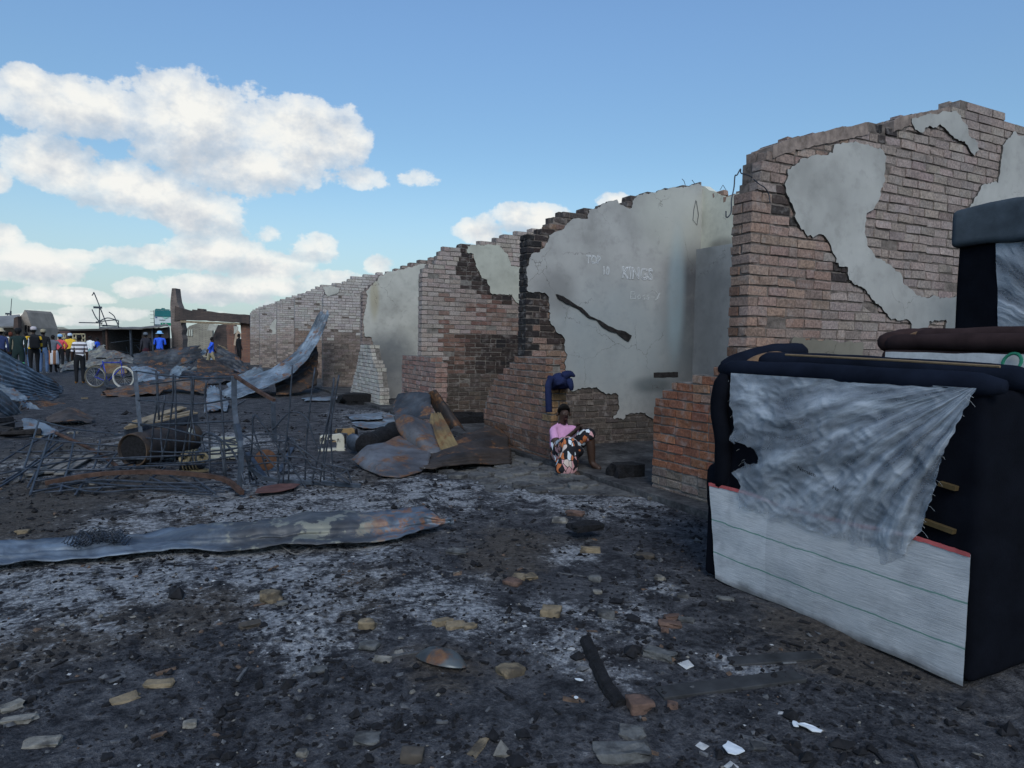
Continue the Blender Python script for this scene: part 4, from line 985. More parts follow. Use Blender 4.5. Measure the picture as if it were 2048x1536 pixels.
for i, (rows, dist, m, lab, cr) in enumerate(heap):
    R = []
    for r in rows:
        rr = []
        for k, (x, y) in enumerate(r):
            dd = dist-.9*k; g = PG(x, y+2) if y > 700 else None
            if g is not None and (g-CAM).dot(FWD) < dd: dd = (g-CAM).dot(FWD)
            rr.append(Q(x, y, dd))
        R.append(rr)
    sheet_obj('roofing_sheet', R, m, lab, group='fallen roofing sheets in the middle heap', corr=cr, amp=.025, seed=10+i, nz=.1, tear=.12)
rs = random.Random(21)
for i in range(16):
    x, y = rs.uniform(235, 490), rs.uniform(700, 752); g = PG(x, min(770, y+rs.uniform(6, 16))); dd = min(34, (g-CAM).dot(FWD)); a = rs.uniform(-.5, .5); L_, w_ = rs.uniform(18, 48), rs.uniform(5, 12)
    R = [[Q(x+L_*k*math.cos(a)-w_*j*math.sin(a)*.4, y+L_*k*math.sin(a)*.5+w_*j-6*math.sin(math.pi*(k+.5))*rs.random(), dd+(.5-j)*.8) for j in (0, 1)] for k in (-.5, 0, .5)]
    sheet_obj('roofing_sheet', R, rs.choice([M_SH_DARK, M_SH_DARK, M_SH_BLUE, M_SH_BROWN, M_SH_CREAM]), 'bent scrap of roofing sheet tossed on the middle heap', group='small scraps on the middle heap', corr=rs.choice([0, 2, 4]), amp=.02, seed=80+i, nz=.09, tear=.15, lin=rs.random() < .5, nu=14)
# the tall curved sheet leaning on the row
L = [(432,788,18.7),(500,754,19.6),(560,726,20.3),(610,680,20.9),(640,618,21.3)]; Rr = [(458,802,17.6),(530,777,18.4),(592,742,19.4),(634,690,20.3),(661,622,21.0)]
sheet_obj('roofing_sheet', [[Q(*a), Q(*b)] for a, b in zip(L, Rr)], M_SH_BLUE, 'long curved corrugated sheet sweeping up to lean on the brick wall', corr=5, amp=.022, seed=31, nz=.04, nu=60)
sheet_obj('roofing_sheet', [[Q(545,752,20.4),Q(552,790,18.8)],[Q(590,728,20.8),Q(600,783,19.4)],[Q(637,690,21.2),Q(636,770,20.4)]], M_SH_BROWN, 'dark brown sheet standing under the long curved one', corr=4, amp=.02, seed=32, nz=.05)

# crumpled strip across the foreground
def strip_mat():
    def fn(t, pos, b):
        sp = t.new('ShaderNodeSeparateXYZ', i_0=pos); x = sp.outputs[0]
        a = t.noise(pos, 3.4, 5, .65, .8); d = t.noise(pos, 11, 5, .65); g = t.noise(pos, 30, 4)
        c = t.ramp(a, [(.3, (.035, .045, .062)), (.5, (.1, .125, .16)), (.7, (.19, .24, .3))])
        mid = t.math('MULTIPLY', t.smooth(x, .1, .6), t.math('SUBTRACT', 1, t.smooth(x, 1.35, 1.65)))
        dk = t.ramp(a, [(.3, (.03, .03, .034)), (.6, (.075, .075, .078)), (.8, (.11, .11, .1))])
        c = t.mix(t.math('MULTIPLY', mid, .85), c, dk)
        cm = t.math('MULTIPLY', t.smooth(t.noise(pos, 5.5, 5, .62), .5, .57), mid)
        c = t.mix(t.math('MULTIPLY', cm, .75), c, (.27, .27, .22))
        rm = t.math('MULTIPLY', t.smooth(t.math('ADD', d, t.math('MULTIPLY', a, .4)), .68, .8), t.smooth(x, 1.2, 1.7))
        c = t.mix(t.math('MULTIPLY', rm, .8), c, t.ramp(g, [(.3, (.16, .05, .025)), (.7, (.3, .15, .06))]))
        bump(t, b, t.math('ADD', d, t.math('MULTIPLY', g, .3)), .4, .01); b.inputs['Metallic'].default_value = .25
        return c
    return mat('crumpled_strip', fn, .5)
bk = [(-60,1085,.10),(0,1083,.1),(70,1078,.09),(130,1072,.1),(250,1066,.08),(330,1058,.07),(420,1050,.11),(500,1045,.13),(560,1038,.14),(600,1026,.16),(700,1022,.15),(800,1018,.14),(850,1013,.16),(885,1038,.1),(908,1046,.07)]
fr = [(-60,1140,.03),(0,1134,.03),(70,1126,.03),(130,1118,.04),(250,1100,.07),(330,1104,.03),(420,1102,.03),(500,1098,.05),(560,1096,.03),(600,1092,.05),(700,1084,.05),(800,1076,.04),(850,1060,.05),(885,1048,.06),(908,1047,.06)]
o = sheet_obj('crumpled_sheet', [[PG(*a), PG((a[0]+b_[0])/2, (a[1]+b_[1])/2-3, (a[2]+b_[2])/2+.012), PG((a[0]+b_[0])/2+5, a[1]*.3+b_[1]*.7, b_[2]+.012), PG(*b_)] for a, b_ in zip(bk, fr)], strip_mat(),
          'long crumpled strip of roofing sheet lying across the foreground ash', corr=3, amp=.008, seed=40, nz=.05, nu=150, tear=.03, lin=True)

# scrap pile in front of the third bay
pile = 'sheets piled in front of the burnt bays'
sheet_obj('roofing_sheet', [[PG(800,940,.03),PG(835,925,.09),PG(890,885,.2)],[PG(870,935,.1),PG(900,915,.16),PG(935,868,.27)],[PG(935,930,.08),PG(955,908,.17),PG(985,852,.32)],[PG(1030,926,.04),PG(1026,905,.12),PG(1012,846,.3)]], M_SH_BROWN,
          'wide dark brown sheet lying in front of the woman’s wall stub', group=pile, corr=6, amp=.016, seed=50, nz=.03, lin=True, tear=.02)
sheet_obj('roofing_sheet', [[PG(700,920,.08),PG(722,936,.02)],[PG(735,890,.24),PG(765,954,.03)],[PG(770,886,.25),PG(800,956,.03)],[PG(800,870,.3),PG(840,944,.05)],[PG(868,908,.14),PG(858,930,.08)]], M_SH_PATCH, 'orange-rusted sheet bent toward the camera at the left of the scrap pile', group=pile, corr=0, seed=51, nz=.02, lin=True, tear=.012)
sheet_obj('roofing_sheet', [[Q(786,830,9.5),Q(818,828,9.35),Q(864,848,9.4)],[Q(800,868,9.2),Q(832,864,9.02),Q(872,876,9.1)],[Q(838,910,8.9),Q(856,909,8.78),Q(884,906,8.8)]], M_SH_PATCH, 'curved panel of grey and ochre rust propped up in the scrap pile', group=pile, corr=0, seed=52, nz=.012, tear=.02)
sheet_obj('roofing_sheet', [[Q(862,826,9.7),Q(880,823,9.65)],[Q(858,862,9.35),Q(898,856,9.3)],[Q(882,904,8.95),Q(917,892,9.0)]], M_SH_OCHRE, 'narrow ochre panel leaning next to the curved rusty panel', group=pile, corr=3, amp=.01, seed=53, nz=.012, tear=.02)
sheet_obj('roofing_sheet', [[Q(783,812,10.6),Q(790,840,10.1)],[Q(796,788,10.7),Q(812,838,10.15)],[Q(822,783,10.6),Q(840,838,10.05)],[Q(864,786,10.5),Q(864,840,9.95)]], M_SH_DARK, 'grey folded sheet with blue flakes at the top of the scrap pile', group=pile, corr=0, seed=54, nz=.03, lin=True, tear=.015)
sheet_obj('ridge_capping', [[Q(850,790,10.6),Q(868,778,10.4),Q(882,790,10.6)],[Q(872,826,10.4),Q(890,812,10.2),Q(908,828,10.4)],[Q(900,864,10.1),Q(914,852,9.9),Q(932,864,10.1)]], M_SH_BROWN, 'dark brown half-round ridge piece leaning on the scrap pile', 'ridge capping', pile, corr=0, seed=55, nz=.02)
t_ = thing('charred_roll', PG(760,890), 'black charred fabric roll lying beside the sewing machines', 'roll')
mb = MB(); P0, P1 = PG(730,892,.14), PG(800,862,.22)
mb.tube([P0.lerp(P1, i/10)+Vector((0, 0, .02*noise.noise(Vector((i*.8, 1, 1))))) for i in range(11)], [.15+.05*noise.noise(Vector((i*1.3, 4, 1))) for i in range(11)], 18); mb.build('roll_body', M_CHAR, t_, smooth=True)
mb = MB(); c = PG(708,885,.17); ax = (P1-P0).normalized(); Mr = ax.to_track_quat('Z', 'Y').to_matrix(); mb.lathe([(.0, -.02), (.11, -.02), (.125, 0), (.11, .03), (0, .03)], 20, c, Mr); mb.build('metal_disc', M_STEEL_BLUE, t_, smooth=True)
sheet_obj('roofing_sheet', [[PG(765,842,.05),PG(790,850,.03)],[PG(770,832,.1),PG(800,838,.06)],[PG(780,822,.1),PG(782,834,.05)]], M_SH_BLUE, 'small blue scrap of sheet behind the charred roll', group=pile, corr=0, seed=56, nz=.03)

# flat rusty plates on the ground
sheet_obj('steel_plate', [[PG(513,978,.02),PG(508,988,.015)],[PG(560,968,.03),PG(560,984,.015)],[PG(603,968,.02),PG(590,976,.015)]], plain('rusty_plate', (.1,.05,.045), .4), 'rusty reddish plate lying flat in front of the tangled rods', 'plate', corr=0, seed=60, nz=.015, tear=.08)
for i, (a, b_, c_, d_, lab) in enumerate([((690,828),(770,826),(765,838),(700,840),'pale sheet lying flat left of the whitish stub'),((700,845),(790,845),(800,855),(720,857),'flat grey sheet lying just above the charred roll'),((600,795),(700,790),(690,800),(610,803),'thin pale sheet flat on the floor by the leaning sheet')]):
    sheet_obj('steel_plate', [[PG(*a,.03),PG(*d_,.02)],[PG(*b_,.05),PG(*c_,.02)]], M_SH_BLUE, lab, 'plate', corr=0, seed=64+i, nz=.04, tear=.15)

# ------------------------------------------------------------------ wire cage, rods, tank, machines
CA, CB = PG(300, 935), PG(484, 985)
def cage():
    t = thing('mesh_cage', PG(390, 960), 'bent welded-mesh cage frame standing in front of the rusty tank', 'cage frame')
    V = lambda x, y, o=0: PV(x, y, CA, CB)+Vector((.0, o, 0))
    def post(pts, w, m=M_STEEL_BLUE, nm='post', o=0):
        mb = MB(); P = curve_pts([V(x, y, o) for x, y in pts], max(4, 4*(len(pts)-1)))
        for a, b in zip(P, P[1:]): mb.bar(a, b+(b-a)*.03, w, w)
        mb.build(nm, m, t)
    def rod(pts, r=.0075, m=M_STEEL, nm='rod', o=0):
        r *= 1.25; mb = MB(); mb.tube(curve_pts([V(x, y, o) for x, y in pts], 4*(len(pts)-1)), r, 6); mb.build(nm, m, t, smooth=True)
    post([(270,742),(278,830),(284,900),(282,938)], .045); post([(468,752),(470,830),(482,900),(478,985)], .05)
    post([(470,752),(505,775),(548,800)], .03, M_STEEL_RUST, 'top_rail', .0)
    B2 = PG(545, 945)
    mb = MB(); P = [PV(x, y, CB, B2+Vector((.5,.6,0))) for x, y in ((546,797),(547,840),(550,885))]
    for a, b in zip(P, P[1:]): mb.bar(a, b, .045, .045)
    mb.build('post', M_STEEL_BLUE, t)
    for pts in ([(312,742),(314,800),(306,860),(300,935)],[(314,745),(318,840)],[(346,748),(345,800),(336,870),(318,935)],[(350,750),(352,850),(350,930)],[(383,758),(384,830),(392,880)],[(413,762),(410,800),(418,860),(420,960)],[(440,765),(446,850),(452,960)],[(388,752),(384,830),(378,900)],[(330,790),(322,860),(326,920)],[(360,940),(375,860),(386,800)]): rod(pts, .0085)
    for pts in ([(272,742),(340,752),(414,756)],[(300,768),(390,758),(470,754)],[(272,800),(390,808),(470,796)],[(280,850),(390,846),(470,842)],[(262,845),(330,855),(400,872),(470,886)],[(230,870),(360,882),(480,890)],[(245,900),(380,905),(500,893)],[(240,928),(380,925),(482,910)]): rod(pts, .0075)
    # crushed lower part of the cage
    def low(pts, r=.011, w=None, m=M_STEEL, nm='rod'):
        P = curve_pts([PG(*p) for p in pts], 5*(len(pts)-1)); mb = MB()
        if w:
            for a, b in zip(P, P[1:]): mb.bar(a, b+(b-a)*.04, w, w)
        else: mb.tube(P, r, 6)
        mb.build(nm, m, t)
    low([(90,966,.05),(180,950,.1),(270,944,.14),(360,946,.15),(446,958,.1),(484,985,.03)], w=.045, m=M_STEEL_RUST, nm='bottom_rail')
    for pts in ([(92,964,.04),(190,984,.03),(300,978,.04),(450,984,.03)],[(100,970,.03),(200,960,.08),(330,966,.08),(450,964,.07)],[(300,955,.1),(380,985,.03),(425,988,.03)],[(340,952,.1),(420,985,.03)],[(380,950,.1),(432,988,.03)],[(150,962,.06),(260,972,.05),(400,974,.05)],[(270,930,.12),(225,960,.05),(190,985,.02)],[(330,935,.12),(280,975,.03)],[(230,935,.1),(350,930,.14),(480,925,.12)],[(200,918,.2),(340,912,.22),(490,905,.2)]): low(pts)
    rod([(408,905),(404,875),(418,866),(440,885),(450,955)], .011); rod([(418,868),(440,878),(470,910),(490,970)], .009)
cage()
def flat_mesh():
    t = thing('fallen_wire_mesh', PG(200, 930), 'collapsed wire-mesh panel sagging across the ash left of the cage', 'wire mesh')
    H = lambda x, y, z: PG(x, y, z)
    def rod(pts, r=.008, m=M_STEEL):
        r *= 1.5; mb = MB(); mb.tube(curve_pts([H(*p) for p in pts], 5*(len(pts)-1)), r, 6); mb.build('rod', m, t, smooth=True)
    for z, pts in enumerate([[(75,840,.3),(150,858,.28),(280,872,.22),(300,874,.2)],[(60,876,.25),(180,888,.2),(300,896,.1)],[(60,915,.15),(180,917,.1),(300,918,.1)],[(30,938,.1),(150,940,.07),(290,936,.05)],[(70,962,.05),(180,945,.05),(270,925,.05)]]): rod(pts)
    rod([(112,866,.28),(170,892,.15),(215,918,.05),(240,938,.03)], .016, M_STEEL_RUST)
    for pts in [[(78,840,.3),(60,900,.15),(40,960,.04)],[(112,862,.28),(90,910,.12),(55,975,.03)],[(135,858,.26),(75,880,.2),(0,925,.05)],[(235,905,.12),(200,950,.03)],[(120,880,.22),(60,930,.08),(5,965,.03)],[(100,870,.25),(70,960,.05),(60,990,.02)],[(-10,950,.05),(120,925,.1),(250,905,.12)],[(20,905,.12),(150,902,.14),(300,908,.1)],[(150,862,.25),(140,920,.1),(120,985,.02)],[(200,880,.18),(190,930,.06),(150,990,.02)],[(-10,980,.04),(60,935,.1),(125,890,.2)],[(250,935,.06),(160,965,.03),(60,985,.02)],[(90,985,.02),(200,975,.03),(300,972,.03)]]: rod(pts)
flat_mesh()
def tangle():
    t = thing('rod_tangle', PG(620, 965), 'tangle of upright reinforcing rods on a flat bar right of the cage', 'rods')
    A, B = PG(500, 968), PG(722, 972)
    def V(x, y, o=0): return PV(x, y, A+Vector((0, o, 0)), B+Vector((0, o, 0)))
    def rod(pts, r=.0095, o=0, m=M_STEEL):
        mb = MB(); mb.tube(curve_pts([V(x, y, o) for x, y in pts], 5*(len(pts)-1)), r, 6); mb.build('rod', m, t, smooth=True)
    mb = MB(); P = [V(x, y) for x, y in [(498,935),(525,955),(560,962),(640,966),(722,972)]]
    for a, b in zip(P, P[1:]): mb.bar(a, b, .04, .04)
    mb.build('base_bar', M_STEEL_BLUE, t)
    for pts in [[(585,730),(578,830),(570,900),(566,966)],[(630,735),(618,830),(612,900),(610,965)],[(668,755),(660,820),(648,900),(640,968)],[(678,750),(664,830),(650,920),(648,960)],[(668,760),(662,860),(666,940),(672,966)],
                [(540,960),(520,900),(505,850),(510,828)],[(506,830),(504,890),(498,940),(500,965)],[(512,830),(560,900),(620,990),(617,1022)],[(622,1020),(625,960),(640,900),(660,820)],[(545,860),(580,825),(612,835),(628,880),(640,900)],
                [(440,885),(500,870),(575,872),(600,900),(640,950),(700,968)],[(440,905),(520,885),(580,885),(640,925),(700,965)],[(440,915),(520,912),(600,915),(660,930),(694,938),(680,948),(664,942)],[(470,937),(540,925),(600,930),(660,945),(700,968)],
                [(575,875),(600,900),(612,920),(625,935)],[(624,960),(650,970)],[(694,940),(700,955),(704,970)],[(470,865),(500,880),(555,940),(556,968)],[(560,870),(556,920),(558,965)],[(574,872),(578,905),(577,960)],[(490,800),(470,830),(505,960)],[(450,880),(480,890),(512,962),(500,968)]]: rod(pts, .009, random.Random(pts[0][0]).uniform(-.12, .12))
    t2 = thing('bent_frame_bar', PG(550, 950), 'grey flat bar legs leaning inside the rod tangle', 'bar')
    mb = MB(); mb.bar(PG(495, 905, .25), PG(530, 955, .02), .05, .02); mb.build('bar', M_STEEL_BLUE, t2)
    mb = MB(); mb.bar(PG(585, 895, .25), PG(558, 945, .02), .05, .02); mb.build('bar', M_STEEL_BLUE, t2)
tangle()
def disc():
    c = PG(531, 920, .13); mb = MB(); M = (CAM-c).normalized().to_track_quat('Z', 'Y').to_matrix()
    mb.lathe([(.02,.03),(.03,.035),(.045,.03),(.05,.012),(.1,.012),(.125,.0),(.12,-.02),(.02,-.02)], 28, c, M, cap=False)
    tag(smooth_by_angle(mb.build('brake_disc', plain('rusty_disc', (.12,.06,.035), .4, 20))), 'rusty round disc with a hub hole among the rods', 'disc')
disc()
def tank():
    t = thing('gas_tank', PG(325, 930), 'rusty brown cylindrical tank lying on its side under the pallet', 'tank')
    a, b = PG(268, 900, .2), PG(380, 872, .235); d = (b-a).normalized(); Mr = d.to_track_quat('Z', 'Y').to_matrix(); Lh = (b-a).length; r = .205
    def rm(t_, pos, bb):
        n = t_.noise(pos, 2.3, 5, .6, .4); g = t_.noise(pos, 14, 4)
        bump(t_, bb, g, .3, .006); bb.inputs['Metallic'].default_value = .15
        return t_.mix(t_.math('MULTIPLY', t_.smooth(g, .5, .75), .5), t_.ramp(n, [(.3, (.02,.02,.023)), (.46, (.045,.037,.034)), (.6, (.1,.068,.046)), (.78, (.18,.125,.08))]), (.06,.045,.04))
    m = mat('rusty_tank', rm, .65)
    prof = [(.0, .0), (.15, -.004), (.178, .0), (.19, -.03), (.2, -.03), (r, .02), (r, Lh*.5), (r*1.005, Lh*.5+.01), (r, Lh*.5+.02), (r, Lh-.02), (.185, Lh+.02), (.14, Lh+.05), (.08, Lh+.065), (0, Lh+.07)]
    mb = MB(); mb.lathe(prof, 40, a, Mr); smooth_by_angle(mb.build('shell', m, t), 50)
    mb = MB(); mb.lathe([(0, -.012), (.1, -.01), (.176, -.004)], 32, a, Mr, cap=False); mb.build('end_plate', M_CHAR, t, smooth=True)
    mb = MB(); mb.lathe([(r+.001,Lh*.33),(r+.008,Lh*.33+.008),(r+.001,Lh*.33+.016)], 32, a, Mr, cap=False); mb.build('weld_seam', m, t, smooth=True)
    # diamond label on the side toward the camera
    c = PD(379, 861, 1); v = (c-CAM).normalized(); best = None
    for i in range(400):
        p = CAM+v*(7+i*.01); q = p-a; ax = q.dot(d); rr = (q-d*ax).length
        if rr <= r+.004: best = p; break
    if best:
        nrm = ((best-a)-d*((best-a).dot(d))).normalized(); u = d; w = nrm.cross(u)
        mb = MB(); mb.add([best+nrm*.006+u*.055, best+nrm*.006+w*.055, best+nrm*.006-u*.055, best+nrm*.006-w*.055], [(0,1,2,3),(3,2,1,0)][:1]); mb.build('diamond_label', plain('label_white', (.5,.52,.46), .15, 30), t)
    mb = MB(); mb.tube([a+d*Lh*.6+Vector((0,0,.19)), a+d*Lh*.6+Vector((0,0,.25))], .022, 10); mb.build('valve', M_STEEL_RUST, t)
tank()
def pallet():
    t = thing('pallet', PG(325, 920)+Vector((0, 0, .5)), 'broken slatted timber pallet lying tilted on the rusty tank', 'pallet')
    A, B, E_, C_ = Q(250,858,8.35), Q(394,826,9.2), Q(270,843,8.8), Q(362,813,9.75)
    def pt(u, v): return (A*(1-u)+B*u)*(1-v)+(E_*(1-u)+C_*u)*v
    for v in (.06, .3, .55, .78, .97):
        u0, u1 = (0, 1) if v in (.06, .97) else ((0, .45) if v == .55 else (.1, 1))
        mb = MB(); mb.bar(pt(u0, v), pt(u1, v), .075, .018); mb.build('slat', M_WOOD, t)
    for u in (.04, .5, .96):
        mb = MB(); o = Vector((0, 0, -.05)); mb.bar(pt(u, 0)+o, pt(u, 1)+o, .06, .075); mb.build('stringer', M_WOOD_DARK, t)
    mb = MB(); o = Vector((0, 0, -.06)); mb.bar(pt(0, -.02)+o, pt(1, -.02)+o, .03, .1); mb.build('side_rail', M_STEEL, t)
    mb = MB(); mb.bar(pt(.55, .5), pt(.62, .1)+Vector((0,0,.03)), .05, .018); mb.build('slat', M_WOOD, t)
    mb = MB(); mb.prism([(0,0),(.3,-.02),(.36,.1),(.05,.14)], lambda u, v, q: pt(u*.8, v*2.2)+Vector((0, 0, q)), .012, .03); mb.build('plywood_scrap', M_WOOD, t)
pallet()
def motor():
    t = thing('burnt_motor', PG(385, 925), 'small burnt motor with tan castings in front of the tank', 'motor')
    c = PG(385, 922, .12); M = Matrix.Rotation(rad(80), 3, 'Y') @ Matrix.Rotation(.3, 3, 'X'); tan = plain('burnt_alloy', (.22,.18,.11), .45, 20)
    mb = MB(); mb.lathe([(.0,-.12),(.1,-.12),(.11,-.1),(.11,.1),(.1,.12),(0,.12)], 20, c, M); smooth_by_angle(mb.build('casing', M_STEEL, t))
    for k in range(5): 
        mb = MB(); mb.lathe([(.11,-.004),(.135,-.004),(.135,.004),(.11,.004)], 20, c+M @ Vector((0, 0, -.08+k*.035)), M, cap=False); mb.build('fin', tan, t)
    for dx in (-.09, .1):
        mb = MB(); mb.lathe([(.015,.0),(.06,.0),(.06,.05),(.035,.05),(.035,.02),(.015,.02)], 16, c+Vector((dx, -.12, .05)), Matrix.Rotation(rad(75), 3, 'X'), cap=False); smooth_by_angle(mb.build('flange', tan, t))
    mb = MB(); mb.box(c+Vector((0, 0, -.11)), (.3, .2, .03), rz=.3); mb.build('foot', tan, t)
motor()
def crate():
    t = thing('white_crate', PG(448, 918), 'low whitish metal box lying behind the cage post', 'box')
    p = PG(450, 915); m = plain('scorched_white_enamel', (.36,.36,.3), .35, 10, .5)
    mb = MB(); mb.box(p+Vector((0, 0, .06)), (.36, .2, .12), rz=-.35); bevel(mb.build('body', m, t), .008)
    mb = MB(); mb.box(p+Vector((-.02, -.02, .128)), (.3, .15, .012), rz=-.35); mb.build('lid', m, t)
    mb = MB(); mb.box(p+Vector((.05, .02, .2)), (.2, .02, .14), rz=-.35, rx=.2); mb.build('flap', m, t)
crate()
def sewing(x, y, col, label, s=1.0, rz=.3):
    p = PG(x, y); t = thing('sewing_machine', p, label, 'sewing machine', 'burnt sewing machine heads')
    M = Matrix.Rotation(rz, 3, 'Z'); w = lambda a, b, c: p+M @ Vector((a*s, b*s, c*s))
    bed = MB(); bed.box(w(0, 0, .025), (.44*s, .19*s, .035*s), rz=rz); bevel(bed.build('bed_plate', col, t), .006)
    # one casting: pillar, curved arm, head
    out = [(.07,.04),(.2,.04),(.205,.1),(.2,.2),(.19,.25),(.16,.285),(.12,.295),(.02,.28),(-.1,.275),(-.165,.27),(-.195,.25),(-.2,.2),(-.195,.13),(-.13,.13),(-.125,.18),(-.1,.2),(.0,.2),(.05,.19),(.07,.16),(.078,.1)]
    mb = MB(); mb.prism(out, lambda u, v, q: w(u, -q, v), -.04, .04); o = mb.build('arm', col, t); bevel(o, .018*s, 3); smooth_by_angle(o, 60)
    mb = MB(); mb.tube([w(-.15, 0, .13), w(-.15, 0, .05)], .008*s, 8); mb.build('needle_bar', M_STEEL, t)
    mb = MB(); Mx = M @ Matrix.Rotation(math.pi/2, 3, 'Y'); mb.lathe([(.0,0),(.075*s,0),(.08*s,.012*s),(.075*s,.028*s),(0,.03*s)], 20, w(.2, 0, .2), Mx); smooth_by_angle(mb.build('hand_wheel', M_CHAR, t))
def scorched(name, col):
    def fn(t, pos, b):
        n = t.noise(pos, 9, 4, .6); bump(t, b, n, .2, .004); return t.mix(t.smooth(n, .52, .6), col, (.03, .028, .026))
    return mat(name, fn, .5)
sewing(664, 902, scorched('scorched_cream_enamel', (.5,.48,.4)), 'white burnt sewing machine head with its arm and bed, left of the charred roll', .84, -.2)
sewing(690, 886, scorched('scorched_tan_enamel', (.26,.17,.08)), 'tan burnt sewing machine head standing just behind the white one', .8, -.5)

def planks_flat():
    for i, (a, b, wd) in enumerate([((78,942),(140,910),.1),((98,946),(160,912),.1),((118,948),(185,910),.1),((62,950),(85,942),.12)]):
        mb = MB(); A, B = PGh(*a, .03), PGh(*b, .03); mb.bar(A, B, wd, .022); o = bevel(mb.build('plank', M_ASHWOOD), .003, 1)
        tag(o, ['ashy plank, leftmost of three lying side by side on the ash', 'ashy plank, middle of three lying side by side on the ash', 'ashy plank, rightmost of three lying side by side on the ash', 'short pale plank end left of the three ashy planks'][i], 'plank', 'ashy planks left of the cage')
planks_flat()

